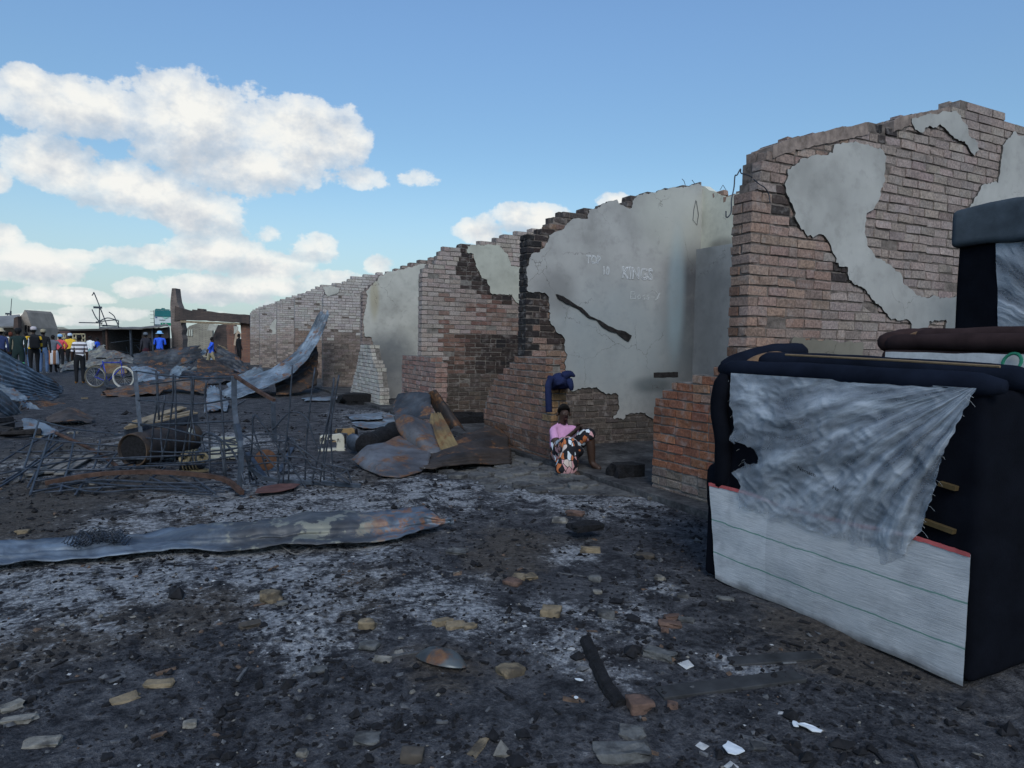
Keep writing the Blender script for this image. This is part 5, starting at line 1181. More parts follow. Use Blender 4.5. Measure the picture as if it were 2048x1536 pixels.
# ------------------------------------------------------------------ foreground litter
def stones():
    def lump(name, col):
        def fn(t, pos, b):
            n = t.noise(pos, 16, 4, .6); g = t.noise(pos, 60, 4, .65); bump(t, b, t.math('ADD', n, t.math('MULTIPLY', g, .5)), .8, .015)
            c = t.ramp(n, [(.3, tuple(q*.55 for q in col)), (.7, tuple(q*1.15 for q in col))])
            return t.mix(t.math('MULTIPLY', t.smooth(t.noise(pos, 7, 4, .65), .46, .62), .7), c, (.02, .02, .022))
        return mat(name, fn, .95)
    tan = lump('tan_brick_lump', (.24,.19,.125)); grey = lump('grey_cement_lump', (.13,.132,.13))
    red = lump('scorched_red_lump', (.15,.095,.075)); pale = lump('pale_lump', (.25,.235,.205)); dk = plain('dark_stone', (.07,.06,.05), .4, 14, .9)
    L = [(543,1190,52,34,tan,'rounded tan brick lump alone on the white ash',0),(735,1245,40,32,tan,'upright tan chunk left of the tan pair',0),(885,1240,46,26,tan,'tan brick piece, left one of the touching trio',1),(912,1247,46,24,tan,'tan brick piece, middle one of the touching trio',1),(938,1248,34,20,tan,'tan brick piece, right one of the touching trio',1),
         (1038,1150,34,22,tan,'small tan block, left of the leaning pair',1),(1060,1148,34,26,tan,'small tan block, right of the leaning pair',1),(1026,1163,40,18,red,'reddish lump below the leaning tan pair',0),
         (1180,1096,46,22,tan,'yellowish brick lying alone near the dark middle ground',1),(914,1102,50,18,grey,'flat grey slab lump right of the crumpled strip',1),(1102,1222,46,32,tan,'rounded brick lump beside the white ash spill',0),(1212,1227,40,22,grey,'smooth oval grey-brown stone',0),
         (1345,1232,44,18,red,'pinkish brick piece, upper of the two stacked',1),(1340,1245,54,24,red,'pinkish brick piece, lower of the two stacked',1),(1372,1238,36,14,grey,'flat grey flake right of the pinkish brick pair',1),(1330,1258,18,16,red,'small pinkish crumb below the brick pair',0),
         (738,1290,46,20,grey,'grey wedge stone above the broken tile pieces',0),(765,1317,44,16,pale,'pale tile strip left of the metal lid',1),(798,1302,20,16,pale,'small pale tile corner above the metal lid',1),(638,1332,36,34,grey,'square grey cement piece with a dark hole, left of the lid',1),
         (1020,1338,60,28,tan,'crumbly tan brick half sunk in the ash below the lid',0),(825,1500,52,56,dk,'round dark brown stone at the bottom edge',0),(955,1480,24,60,tan,'narrow scorched brick end standing near the bottom edge',1),(735,1470,60,40,grey,'grey-blue slab corner near the bottom left',1),
         (1280,1405,60,36,red,'dusty pink lump at the end of the charred beam',0),(1345,1408,26,22,red,'small reddish brown stone by the pink lump',0),(1262,1458,56,40,grey,'square dark grey tile below the pink lump',1),(1250,1500,130,44,grey,'long flat dark slab at the bottom edge',1),(1515,1485,34,30,grey,'small upright grey block by the white scrap',1),
         (1320,1305,72,26,grey,'flat grey paving flake, larger one on the right floor',1),(1190,1155,30,16,grey,'small grey stone right of the tan pair',0),(1195,1183,22,12,pale,'small white stone, upper right of the ash spill',0),(1320,1155,24,14,pale,'small pale stone before the sofa corner',0),(1365,1190,26,14,grey,'small grey stone near the sofa corner',0),
         (250,1396,60,16,tan,'pale brick sliver, lower of the two in line',1),(320,1364,62,18,tan,'pale brick sliver, upper of the two in line',1),(20,1405,50,38,pale,'pale slab end at the left edge',1),(35,1437,70,16,pale,'thin pale slab below the slab end at the left edge',1),(380,1446,30,18,pale,'small pale stone near the bottom left',0),(85,1482,80,18,pale,'thin pale splinter slab low at the left',1),
         (45,1062,28,12,tan,'yellow stone on the dirt at the left edge',0),(78,872,18,10,tan,'tan brick half lying near the left sheets',1),(170,795,14,8,tan,'tan brick on the open ground below the bicycle',1),(145,865,20,7,pale,'pale stone left of the mesh panel',0),(565,1205,26,12,grey,'small grey stone beside the tan lump',0),(500,1245,46,26,dk,'dark square tile flake left of the white ash',1),
         (1120,1040,36,10,pale,'pale stone by the doorstep before the sofa',0),(1310,995,30,14,pale,'pale stone at the foot of the red stub',0),(1150,1025,44,14,red,'reddish metal flake on the dark ground',1),(1290,1110,44,14,dk,'dark flat stone before the sofa corner',0),(605,1504,26,20,pale,'pale stone near the bottom edge left of the round one',0),(1450,1195,40,10,grey,'small grey flake by the sofa corner',1)]
    for i, (x, y, w, h, m, lab, boxy) in enumerate(L):
        p = PGh(x, y+h*.3); dist = (p-CAM).dot(FWD); W, Hh = .86*w*dist/FPX, .86*h*dist/FPX
        view = (Vector((p.x, p.y, 0))).normalized(); ang = math.atan2(view.y, view.x)-math.pi/2; r = random.Random(i+50)
        sh = min(Hh*.75, W*.55)
        rot = Matrix.Rotation(ang+r.uniform(-.5, .5), 3, 'Z') @ Matrix.Rotation(r.uniform(-.15, .15), 3, 'X')
        mb = MB()
        if boxy:
            bm = bmesh.new(); bmesh.ops.create_cube(bm, size=1)
            bmesh.ops.subdivide_edges(bm, edges=bm.edges[:], cuts=2, use_grid_fill=True)
            dep = min(max(W*.5, Hh*1.2), .14); sz = max(.012, min(sh, W*.3))
            c = p+Vector((0, 0, sz*.2))
            vs = []
            for v in bm.verts:
                q = Vector((v.co.x*W, v.co.y*dep, v.co.z*sz)); k = noise.noise_vector(v.co*2.1+Vector((i*3.1, 0, 0)))
                q += Vector((k.x*W*.2, k.y*dep*.24, k.z*sz*.25)); e = sum(abs(abs(a)-.5) < .01 for a in v.co)
                if e >= 2: q *= .93
                vs.append(c+rot @ q)
            mb.add(vs, [tuple(v.index for v in f.verts) for f in bm.faces]); bm.free()
            o = mb.build('rubble_stone', m); bevel(o, min(W, sz)*.05, 1)
        else:
            mb.blob(p+Vector((0, 0, sh*.3)), (W*.66, min(W*.55, .12), sh*.75), seed=i, n=3, rough=.35, M=rot); o = mb.build('rubble_stone', m, smooth=True)
        tag(o, lab, 'stone', 'rubble lumps strewn over the foreground')
stones()
def lid():
    p = PGh(882, 1325); view = Vector((p.x, p.y, 0)).normalized(); 
    M = Matrix.Rotation(math.atan2(view.y, view.x)-math.pi/2-.55, 3, 'Z') @ Matrix.Rotation(rad(-12), 3, 'X')
    mb = MB(); prof = [(.15,-.006),(.148,.0),(.14,.006),(.125,.022),(.095,.04),(.06,.05),(.0,.055)]
    n = 36; c = p+Vector((0, 0, .012))
    for i in range(len(prof)-1):
        (r0, h0), (r1, h1) = prof[i], prof[i+1]
        for k in range(n):
            a0, a1 = 6.2832*k/n, 6.2832*(k+1)/n
            mb.add([c+M @ Vector((r*math.cos(a)*.92, r*math.sin(a)*.5, h*(1+.1*math.sin(3*a)))) for r, h, a in ((r0,h0,a0),(r0,h0,a1),(r1,h1,a1),(r1,h1,a0))], [(0,1,2,3)])
    bm = bmesh.new(); me = mb.mesh('metal_lid', sheet('burnt_lid', [(.02,.022,.026),(.06,.07,.075),(.13,.15,.16)], .2, .1, .35, 4.4)); bm.from_mesh(me); bmesh.ops.remove_doubles(bm, verts=bm.verts, dist=.0005); bm.to_mesh(me); bm.free()
    me.polygons.foreach_set('use_smooth', [True]*len(me.polygons))
    tag(link('metal_lid', me), 'oval dented metal lid lying on the dark cinders', 'lid')
lid()
def beam():
    P = [PGh(1172,1282,.002), PGh(1195,1335,.008), PGh(1215,1375,.008), PGh(1242,1412,.0)]
    mb = MB(); C = curve_pts(P, 20)
    mb.tube(C, [.034*(1+.25*noise.noise(Vector((i*.9, 3, 1)))) for i in range(21)], 8); tag(mb.build('charred_beam', M_CHAR), 'charred black beam lying toward the camera right of the lid', 'beam')
    for i, (a, b, w, lab) in enumerate([((1318,1388),(1600,1352),.1,'long grey floorboard lying on the right floor'),((1460,1325),(1640,1312),.09,'faint grey board further back on the right floor')]):
        mb = MB(); mb.bar(PGh(*a, .0), PGh(*b, .0), w, .02); o = mb.build('floorboard', plain('grey_board', (.035,.036,.038), .5, 8)); bevel(o, .003, 1); tag(o, lab, 'board', 'boards on the right floor')
beam()
def scraps():
    white = plain('white_scrap', (.62,.66,.7), .1, 30, .8)
    for x, y, w, h, lab in [(1467,1504,44,22,'bright white scrap of paper near the bottom edge'),(1622,1462,50,12,'torn white scrap, right of the bright paper one'),(1590,1455,16,10,'tiny white scrap left of the torn one'),(1158,1366,18,4,'short white stick among the cinders'),(1152,1402,10,4,'tiny white stick below the short one')]:
        p = PGh(x, y); dist = (p-CAM).dot(FWD); W, dp = w*dist/FPX, h*dist/FPX*2.2; r = random.Random(x); ang = math.atan2(p.y, p.x)-math.pi/2
        poly = [(W/2*math.cos(a)*r.uniform(.6, 1.1), dp/2*math.sin(a)*r.uniform(.6, 1.1)) for a in [6.283*i/9 for i in range(9)]]
        mb = MB(); ca, sa = math.cos(ang), math.sin(ang)
        mb.prism(poly, lambda u, v, q: (p.x+u*ca-v*sa, p.y+u*sa+v*ca, p.z+.014+q+.05*noise.noise(Vector((u*14, v*14, 1)))*W*4), 0, .004)
        tag(mb.build('paper_scrap', white), lab, 'scrap')
scraps()
def springs():
    t = thing('spring_bundle', PG(205, 1085), 'bundle of burnt coil springs lying on the crumpled strip', 'springs')
    r = random.Random(8)
    for i in range(16):
        c = PG(150+i*6.5+r.uniform(-4, 4), 1082-8*math.sin(i/16*3.1)+r.uniform(-3, 3), .11); ax = Vector((r.uniform(-1, 1), r.uniform(-.5, .5), r.uniform(.3, .9))).normalized(); u = ax.orthogonal().normalized(); v = ax.cross(u); R = r.uniform(.025, .04)
        mb = MB(); mb.tube([c+ax*(k/60*.13-.06)+(u*math.cos(k*.62)+v*math.sin(k*.62))*R for k in range(61)], .0028, 4); mb.build('spring', M_STEEL, t)
    for i, (pts, lab) in enumerate([([(310,1118),(318,1110),(326,1118),(334,1110),(342,1117),(352,1108)], 'thin squiggly wire on the ash below the strip'), ([(425,1100),(440,1094),(452,1104),(466,1096),(480,1104)], 'thin kinked wire at the front edge of the strip'), ([(730,1000),(738,992),(746,1000),(752,992),(760,1000)], 'zigzag spring wire on the grey ash, left one'), ([(795,1005),(805,998),(812,1008),(822,1000),(832,1012)], 'zigzag spring wire on the grey ash, right one'), ([(560,1090),(590,1108),(620,1096)], 'curved wire lying against the crumpled strip')]):
        mb = MB(); mb.tube(curve_pts([PGh(x, y, .02) for x, y in pts], 24), .004, 5); tag(mb.build('wire', plain('ashy_wire', (.16,.15,.14), .3)), lab, 'wire', 'loose wires on the ash')
springs()
def wires_top():
    t = thing('loose_wire', PY(1480, 345, Y1+.1), 'loose wire curling over the near wall’s front corner', 'wire')
    mb = MB(); mb.tube(curve_pts([PY(x, y, Y1+.1) for x, y in [(1515,360),(1495,350),(1482,346),(1481,338),(1474,350),(1470,352),(1468,375),(1463,400),(1462,425),(1453,435),(1452,422)]], 44), .006, 5); mb.build('wire', M_STEEL, t)
    mb = MB(); mb.tube(curve_pts([PY(x, y, Y1-.03) for x, y in [(1507,358),(1518,368),(1530,376),(1538,390),(1540,405)]], 20), .005, 5); mb.build('wire', M_STEEL, t)
    t = thing('loose_wire', PY(1370, 372, Y2+.1), 'thin wire ends sticking up from the written wall’s top', 'wire')
    for pts in ([(1372,375),(1368,362),(1364,358)],[(1390,368),(1384,360)],[(1440,380),(1446,370),(1452,380)]):
        mb = MB(); mb.tube([PY(x, y, Y2+.1) for x, y in pts], .005, 5); mb.build('wire', M_STEEL, t)
wires_top()
def floor_heaps():
    for i, (x, y, w, h, lab) in enumerate([(1250,940,60,40,'heap of charred rags at the foot of the red stub'),(930,835,80,30,'black ash heap on the floor below the sooty brick wall'),(715,795,70,26,'dark ash mound left of the whitish stub'),(1170,1050,60,16,'low dark mound of cinders before the doorstep')]):
        p = PG(x, y+h*.3, .05); dist = (p-CAM).dot(FWD); W, Hh = w*dist/FPX, h*dist/FPX
        mb = MB(); mb.blob(p, (W*.7, W*.5, Hh*.9), seed=i+70, n=4, rough=.5, flat=.2); tag(mb.build('ash_heap', M_CHAR), lab, 'heap')
floor_heaps()

# ------------------------------------------------------------------ people
SKIN = plain('dark_skin', (.05, .028, .02), .2, 20, .55, spec=.35)
HAIR = plain('black_hair', (.008, .007, .007), .4, 60, .8)
def cloth(name, col, **k): return plain(name, col, .18, 9, .9, bs=.3, bd=.01)
def stripes(name, a, b, period, axis=2, off=0.0):
    def fn(t, pos, bb):
        sp = t.new('ShaderNodeSeparateXYZ', i_0=pos); v = t.math('FRACT', t.math('MULTIPLY', t.math('ADD', sp.outputs[axis], off), 1/period))
        n = t.noise(pos, 9, 3); bump(t, bb, n, .3, .01)
        return t.mix(t.math('GREATER_THAN', v, .5), a, b)
    return mat(name, fn, .9)
PEND = []
def skinned(name, joints, edges, subdiv=1):
    """joints: name -> (Vector, rx, ry); returns a temporary object grown with a Skin modifier"""
    names = list(joints); me = D.meshes.new(name); me.from_pydata([joints[n][0] for n in names], [(names.index(a), names.index(b)) for a, b in edges], [])
    o = D.objects.new('tmp_'+name, me); COL.objects.link(o)
    m = o.modifiers.new('s', 'SKIN'); m.use_smooth_shade = True; m.branch_smoothing = .3
    sv = me.skin_vertices[0].data if me.skin_vertices else None
    if sv is None:
        bm = bmesh.new(); bm.from_mesh(me); bm.verts.layers.skin.verify(); bm.to_mesh(me); bm.free(); sv = me.skin_vertices[0].data
    for i, n in enumerate(names): sv[i].radius = (joints[n][1], joints[n][2]); sv[i].use_root = (i == 0)
    s = o.modifiers.new('d', 'SUBSURF'); s.levels = subdiv; s.render_levels = subdiv
    return o
def flush():
    """turn all waiting figures into plain meshes"""
    dg = bpy.context.evaluated_depsgraph_get(); dg.update()
    for tmp, name, parent, joints, segs, mats, kind in PEND:
        me = D.meshes.new_from_object(tmp.evaluated_get(dg)); me.materials.clear()
        for m in mats: me.materials.append(m)
        if segs:
            S_ = [(joints[a][0], joints[b][0], mi) for a, b, mi in segs]
            for f in me.polygons:
                c = f.center; best = 9; bi = 0
                for a, b, mi in S_:
                    ab = b-a; tt = max(0, min(1, (c-a).dot(ab)/max(1e-9, ab.length_squared))); d = (a+ab*tt-c).length
                    if d < best: best, bi = d, mi
                f.material_index = bi
        me.polygons.foreach_set('use_smooth', [True]*len(me.polygons)); me.name = name
        link(name, me, parent)
    for q in PEND:
        old = q[0].data; D.objects.remove(q[0]); D.meshes.remove(old)
    PEND.clear()
BODY_EDGES = [('pelvis','spine'),('spine','chest'),('chest','neck'),('neck','jaw'),('jaw','crown')]
for s_ in 'LR': BODY_EDGES += [('chest','sh'+s_),('sh'+s_,'el'+s_),('el'+s_,'wr'+s_),('wr'+s_,'hd'+s_),('pelvis','hp'+s_),('hp'+s_,'kn'+s_),('kn'+s_,'an'+s_),('an'+s_,'to'+s_)]
def person(x, yfeet, yhead, facing, label, shirt, trousers, dist=None, pose='down', walk=0.0, shoes=None, sleeves='short', skin=None, extra=None, stocky=1.0, lean=0.0, group='onlookers at the far end of the yard', head_mat=None):
    """facing: degrees from 'away from the camera', clockwise seen from above"""
    base = PG(x, yfeet) if dist is None else None
    if dist is not None: q = PD(x, yfeet, dist); base = Vector((q.x, q.y, 0))
    dd = (base-CAM).dot(FWD); Hm = max(1.45, min(1.86, (CAM+ray(x, yhead)*dd).z+.01)); k = Hm/1.72
    away = Vector((base.x, base.y, 0)).normalized(); ang = math.atan2(away.y, away.x)-math.pi/2-rad(facing)
    R = Matrix.Rotation(ang, 3, 'Z'); P = lambda a, b, c: base+R @ Vector((a*k, (b+lean*max(0, c-.9))*k, c*k))
    J = {'pelvis': (P(0,0,.96), .15*stocky, .11*stocky), 'spine': (P(0,0,1.16), .135*stocky, .105*stocky), 'chest': (P(0,0,1.36), .155*stocky, .11*stocky), 'neck': (P(0,.0,1.49), .055, .055), 'jaw': (P(0,.025,1.57), .066, .075), 'crown': (P(0,.01,1.655), .074, .085)}
    for s_, sg in (('L', -1), ('R', 1)):
        w = walk*sg
        J['sh'+s_] = (P(.175*sg*stocky, 0, 1.43), .062, .062)
        if pose == 'folded': a, b, c = (.24*sg, -.02, 1.18), (.13*sg, .17, 1.12), (.02*sg, .2, 1.14)
        elif pose == 'hips': a, b, c = (.36*sg, -.03, 1.2), (.2*sg, .03, 1.02), (.15*sg, .05, .98)
        elif pose == 'front': a, b, c = (.23*sg, .02, 1.17), (.15*sg, .22, 1.2), (.1*sg, .28, 1.25)
        else: a, b, c = (.22*sg, -.03-w*.2, 1.15), (.23*sg, .04-w*.35, .92), (.225*sg, .07-w*.38, .82)
        J['el'+s_] = (P(*a), .045, .045); J['wr'+s_] = (P(*b), .033, .033); J['hd'+s_] = (P(*c), .03, .038)
        J['hp'+s_] = (P(.095*sg*stocky, 0, .9), .1*stocky, .1*stocky); J['kn'+s_] = (P(.1*sg, .03+w*.22, .5), .066, .07); J['an'+s_] = (P(.105*sg, -.02+w*.3-(.1 if w < 0 else 0), .085+(.08 if w < 0 else 0)), .045, .05); J['to'+s_] = (P(.115*sg, .13+w*.3-(.1 if w < 0 else 0), .04+(.02 if w < 0 else 0)), .04, .035)
    t = thing('person', base, label, 'person', group)
    skn = skin or SKIN; shoes = shoes or M_CHAR; mats = [skn, shirt, trousers, shoes, head_mat or HAIR]
    fore = 1 if sleeves == 'long' else 0
    segs = [('pelvis','spine',1),('spine','chest',1),('chest','neck',1),('neck','jaw',0),('jaw','crown',0)]
    for s_ in 'LR': segs += [('chest','sh'+s_,1),('sh'+s_,'el'+s_,1),('el'+s_,'wr'+s_,fore),('wr'+s_,'hd'+s_,0),('pelvis','hp'+s_,2),('hp'+s_,'kn'+s_,2),('kn'+s_,'an'+s_,2),('an'+s_,'to'+s_,3)]
    PEND.append((skinned('body', J, BODY_EDGES), 'body', t, J, segs, mats, 'p'))
    # hair shell over the back and top of the head
    mb = MB(); c = (J['crown'][0]+J['jaw'][0])/2+R @ Vector((0, -.012, .015)); 
    bm = bmesh.new(); bmesh.ops.create_icosphere(bm, subdivisions=2, radius=1); vs = []
    for v in bm.verts:
        q = Vector((v.co.x*.088, v.co.y*.1, v.co.z*.118)); q.y = min(q.y, .035+.3*max(0, q.z-.03)); q.z = max(q.z, -.06 if v.co.y < 0 else .0); vs.append(c+R @ (q*k))
    mb.add(vs, [tuple(v.index for v in f.verts) for f in bm.faces]); bm.free(); mb.build('hair', head_mat or HAIR, t, smooth=True)
    hat = (extra or {}).get('hat')
    top = J['crown'][0]+Vector((0, 0, .02))
    if hat:
        mm, kind = hat; mb = MB()
        if kind == 'bucket': mb.lathe([(.175,-.02),(.17,-.005),(.105,.03),(.1,.09),(.07,.115),(0,.12)], 20, top, R)
        else:
            mb.lathe([(.102,-.04),(.106,0),(.1,.05),(.075,.085),(.03,.1),(0,.102)], 20, top, R)
            mb.prism([(-.08,.06),(.08,.06),(.07,.15),(.03,.18),(-.03,.18),(-.07,.15)], lambda u, v, q: top+R @ Vector((u, v*k, q-.03)), 0, .01)
        mb.build('hat' if kind == 'bucket' else 'cap', mm, t, smooth=True)
    if extra and 'skirt' in extra:
        mb = MB(); mb.lathe([(.17,1.02),(.2,.9),(.215,.7),(.235,.45),(.24,.38)], 24, base, R @ Matrix.Scale(k, 3), cap=False); 
        o = mb.build('skirt', extra['skirt'], t, smooth=True); o.modifiers.new('thickness', 'SOLIDIFY').thickness = .006
    if extra and 'bag' in extra:
        b_ = extra['bag']; o = rounded('backpack', (-.16, -.13, -.24), (.16, .11, .24), .07, b_, None, 3, .01, 3)
        o.matrix_world = Matrix.Translation(P(0, -.2, 1.2)) @ R.to_4x4(); o.parent = t; o.matrix_parent_inverse = PINV[t.name]
    if extra and 'band' in extra:
        for z, r_, m_ in extra['band']:
            mb = MB(); pr = [(r_, -.03), (r_+.004, 0), (r_, .03)]
            mb.lathe(pr, 20, P(0, 0, z), R @ Matrix.Diagonal((1.08, .8, 1)), cap=False); mb.build('band', m_, t, smooth=True)
    if extra and 'cuffs' in extra:
        for sg in (-1, 1):
            mb = MB(); mb.lathe([(.075, -.035), (.08, 0), (.075, .035)], 14, P(.1*sg, .02, .52), R, cap=False); mb.build('reflective_band', extra['cuffs'], t, smooth=True)
    return t
NAVY = cloth('navy_cloth', (.03,.045,.12)); BLACKC = cloth('black_cloth', (.012,.013,.016)); KHAKI = cloth('khaki_cloth', (.3,.26,.18)); GREEN = cloth('dark_green_cloth', (.015,.03,.03)); YEL = cloth('yellow_cloth', (.72,.45,.04)); REDC = cloth('red_cloth', (.6,.08,.1)); BLUEC = cloth('bright_blue_cloth', (.035,.12,.7)); LBLUE = cloth('light_blue_cloth', (.28,.52,.8)); WHITEC = cloth('white_cloth', (.78,.79,.8)); DENIM = cloth('denim', (.09,.15,.27)); GREYC = cloth('grey_cloth', (.12,.14,.17)); BEIGE = cloth('beige_cloth', (.4,.34,.24)); MAROON = cloth('maroon_cloth', (.06,.02,.03)); CHINO = cloth('chino', (.36,.31,.2)); ORANGE = cloth('orange_shoe', (.5,.22,.05))
person(3, 752, 660, 8, 'person in a pale hat and navy coat at the very left edge', NAVY, BLACKC, sleeves='long', extra={'hat': (BEIGE, 'bucket')})
person(14, 742, 664, -10, 'person with dark head and white collar, second from the left edge', WHITEC, NAVY, extra={})
person(23, 748, 665, 0, 'person with reddish hair and khaki vest near the left edge', KHAKI, BLACKC, head_mat=cloth('red_brown_hair', (.12,.035,.02)))
person(38, 756, 659, 5, 'person in dark green work clothes with glowing green leg bands', GREEN, GREEN, sleeves='long', stocky=1.15, extra={'hat': (BLACKC, 'cap'), 'cuffs': plain('neon_green', (.2,.75,.3), .05)})
person(53, 738, 665, -30, 'person in white top half hidden behind the yellow-striped jacket', WHITEC, DENIM)
person(69, 752, 656, -5, 'man in yellow and black striped jacket with cap and black backpack', stripes('yellow_black_jacket', (.02,.02,.022), (.72,.45,.04), .26, 2, .04), BLACKC, sleeves='long', stocky=1.12, extra={'hat': (cloth('cap_white_red', (.55,.5,.52)), 'cap'), 'bag': BLACKC, 'band': [(1.0, .175, YEL)]})
person(88, 748, 661, 10, 'person in khaki cap, dark jacket and jeans right of the backpack man', BLACKC, DENIM, sleeves='long', shoes=WHITEC, extra={'hat': (KHAKI, 'cap')})
person(107, 745, 671, 15, 'woman in grey top and white skirt with brown stripes', GREYC, BLACKC, pose='hips', extra={'skirt': stripes('white_brown_skirt', (.6,.6,.62), (.3,.14,.07), .2, 0)})
person(121, 738, 671, 25, 'person in red jacket and blue cap', REDC, BLACKC, sleeves='long', pose='hips', extra={'hat': (LBLUE, 'cap')})
person(141, 738, 669, 5, 'person in yellow jacket and white cap', YEL, BLACKC, sleeves='long', stocky=1.1, extra={'hat': (cloth('cap_white_blue', (.5,.58,.68)), 'cap')})
person(160, 768, 671, -5, 'man in grey and white striped shirt standing beside the bicycle', stripes('striped_shirt', (.75,.73,.77), (.13,.12,.13), .13), BLACKC, sleeves='short', shoes=ORANGE)
person(181, 735, 673, 40, 'person with long dark hair and white top behind the striped shirt', WHITEC, cloth('aqua_cloth', (.2,.4,.42)), pose='front')
person(195, 733, 676, -60, 'person in white and blue top looking sideways behind the bicycle', BLUEC, BLACKC, pose='front')
person(292, 738, 667, -20, 'person in grey cap and dark jacket left of the blue hat man', cloth('charcoal_jacket', (.035,.035,.045)), MAROON, sleeves='long', extra={'hat': (GREYC, 'cap')})
person(320, 742, 665, 10, 'man in bright blue shirt and light blue bucket hat', BLUEC, NAVY, extra={'hat': (LBLUE, 'bucket')}, stocky=1.1, pose='front')
person(422, 740, 675, 75, 'man in blue shirt and chinos walking past the charred frame', BLUEC, CHINO, walk=.9, lean=.08, dist=31)
person(478, 722, 663, 60, 'person in black standing under the end of the charred lintel', BLACKC, BLACKC, sleeves='long', dist=41)

# seated woman
def woman():
    base = PG(1125, 925); t = thing('person', (base.x, base.y, .03), 'seated woman in pink t-shirt and leaf-print skirt leaning on the brick stub', 'person')
    G = lambda x, y, d: PD(x, y, d)
    J = {'pelvis': (G(1117,912,8.72), .15, .13), 'spine': (G(1116,890,8.74), .12, .105), 'chest': (G(1122,867,8.76), .135, .11), 'neck': (G(1126,847,8.74), .05, .05), 'jaw': (G(1129,834,8.7), .062, .066), 'crown': (G(1127,818,8.72), .08, .088),
         'nose': (G(1133,829,8.6), .012, .012),
         'shR': (G(1106,859,8.66), .06, .06), 'elR': (G(1114,893,8.5), .043, .043), 'wrR': (G(1146,866,8.4), .03, .03), 'hdR': (G(1156,856,8.38), .03, .034),
         'shL': (G(1147,857,8.84), .058, .058), 'elL': (G(1170,884,8.74), .042, .042), 'wrL': (G(1164,864,8.5), .029, .029), 'hdL': (G(1158,852,8.44), .028, .034),
         'hpR': (G(1112,917,8.6), .105, .1), 'knR': (G(1140,880,8.2), .075, .075), 'anR': (G(1143,941,8.26), .042, .045), 'toR': (G(1158,952,8.12), .035, .03),
         'hpL': (G(1130,914,8.74), .1, .1), 'knL': (G(1180,866,8.42), .072, .072), 'anL': (G(1184,928,8.46), .042, .045), 'toL': (G(1202,939,8.36), .035, .03)}
    E_ = list(BODY_EDGES)+[('jaw','nose')]; segs = [('pelvis','spine',1),('spine','chest',1),('chest','neck',1),('neck','jaw',0),('jaw','crown',0),('jaw','nose',0)]
    for s_ in 'LR':
        w, h = J['wr'+s_][0], J['hd'+s_][0]; d = (h-w).normalized(); sd_ = d.cross(Vector((0,0,1))).normalized(); dn = Vector((0,0,-1))
        for i, (o, L) in enumerate([(-.026,.062),(-.009,.072),(.009,.068),(.026,.055)]):
            a = h+sd_*o+d*.02; b = a+d*L*.5; c = b+(d*.6+dn*.7).normalized()*L*.5
            J[f'f{i}a{s_}'] = (a, .0095, .0095); J[f'f{i}b{s_}'] = (b, .0085, .0085); J[f'f{i}c{s_}'] = (c, .0075, .0075)
            E_ += [('hd'+s_, f'f{i}a{s_}'), (f'f{i}a{s_}', f'f{i}b{s_}'), (f'f{i}b{s_}', f'f{i}c{s_}')]; segs += [('hd'+s_, f'f{i}a{s_}', 0), (f'f{i}a{s_}', f'f{i}c{s_}', 0)]
        a = w.lerp(h, .5)+sd_*.035; b = a+(d+sd_*.5).normalized()*.04
        J['t0'+s_] = (a, .011, .011); J['t1'+s_] = (b, .009, .009); E_ += [('wr'+s_, 't0'+s_), ('t0'+s_, 't1'+s_)]; segs += [('wr'+s_, 't0'+s_, 0), ('t0'+s_, 't1'+s_, 0)]
        mid = 'sl'+s_; J[mid] = (J['sh'+s_][0].lerp(J['el'+s_][0], .62), .055, .055)
        E_.remove(('sh'+s_, 'el'+s_)); E_ += [('sh'+s_, mid), (mid, 'el'+s_)]
        segs += [('chest','sh'+s_,1),('sh'+s_,mid,1),(mid,'el'+s_,0),('el'+s_,'wr'+s_,0),('wr'+s_,'hd'+s_,0),('pelvis','hp'+s_,2),('hp'+s_,'kn'+s_,2),('kn'+s_,'an'+s_,0),('an'+s_,'to'+s_,0)]
    pink = cloth('pink_cotton', (.58,.3,.5))
    def leaf(t_, pos, b):
        w = t_.vmath('ADD', pos, t_.vmath('SCALE', t_.noise(pos, 4, 2, .5, out='Color'), sc=.12)); w = t_.vmath('MULTIPLY', w, (1, 1, .55))
        v = t_.new('ShaderNodeTexVoronoi', feature='F1', i_Scale=21); t_.set(v.inputs['Vector'], w)
        e = t_.new('ShaderNodeTexVoronoi', feature='DISTANCE_TO_EDGE', i_Scale=21); t_.set(e.inputs['Vector'], w)
        s2_ = t_.new('ShaderNodeSeparateColor', i_0=v.outputs['Color'])
        c = t_.ramp(s2_.outputs[0], [(0, (.015,.015,.02)), (.25, (.5,.16,.06)), (.42, (.6,.34,.36)), (.62, (.6,.66,.72)), (.82, (.015,.015,.02)), (.93, (.6,.5,.46))], 'CONSTANT')
        bump(t_, b, t_.noise(pos, 12, 3), .4, .015)
        return t_.mix(t_.math('LESS_THAN', e.outputs['Distance'], .05), c, (.015,.015,.02))
    lm = mat('leaf_print', leaf, .85)
    PEND.append((skinned('body', J, E_, 2), 'body', t, J, segs, [SKIN, pink, lm], 'p'))
    K = {'c': (G(1118,910,8.68), .175, .16), 'r1': (G(1126,893,8.4), .12, .125), 'rk': (G(1140,881,8.2), .115, .115), 'r2': (G(1139,908,8.2), .115, .11), 'r3': (G(1133,936,8.22), .155, .14), 'r4': (G(1130,955,8.18), .16, .05),
         'l1': (G(1150,886,8.55), .12, .125), 'lk': (G(1178,866,8.42), .105, .105), 'l2': (G(1187,880,8.42), .1, .085), 'm': (G(1152,905,8.4), .13, .1), 'm2': (G(1160,890,8.4), .11, .09)}
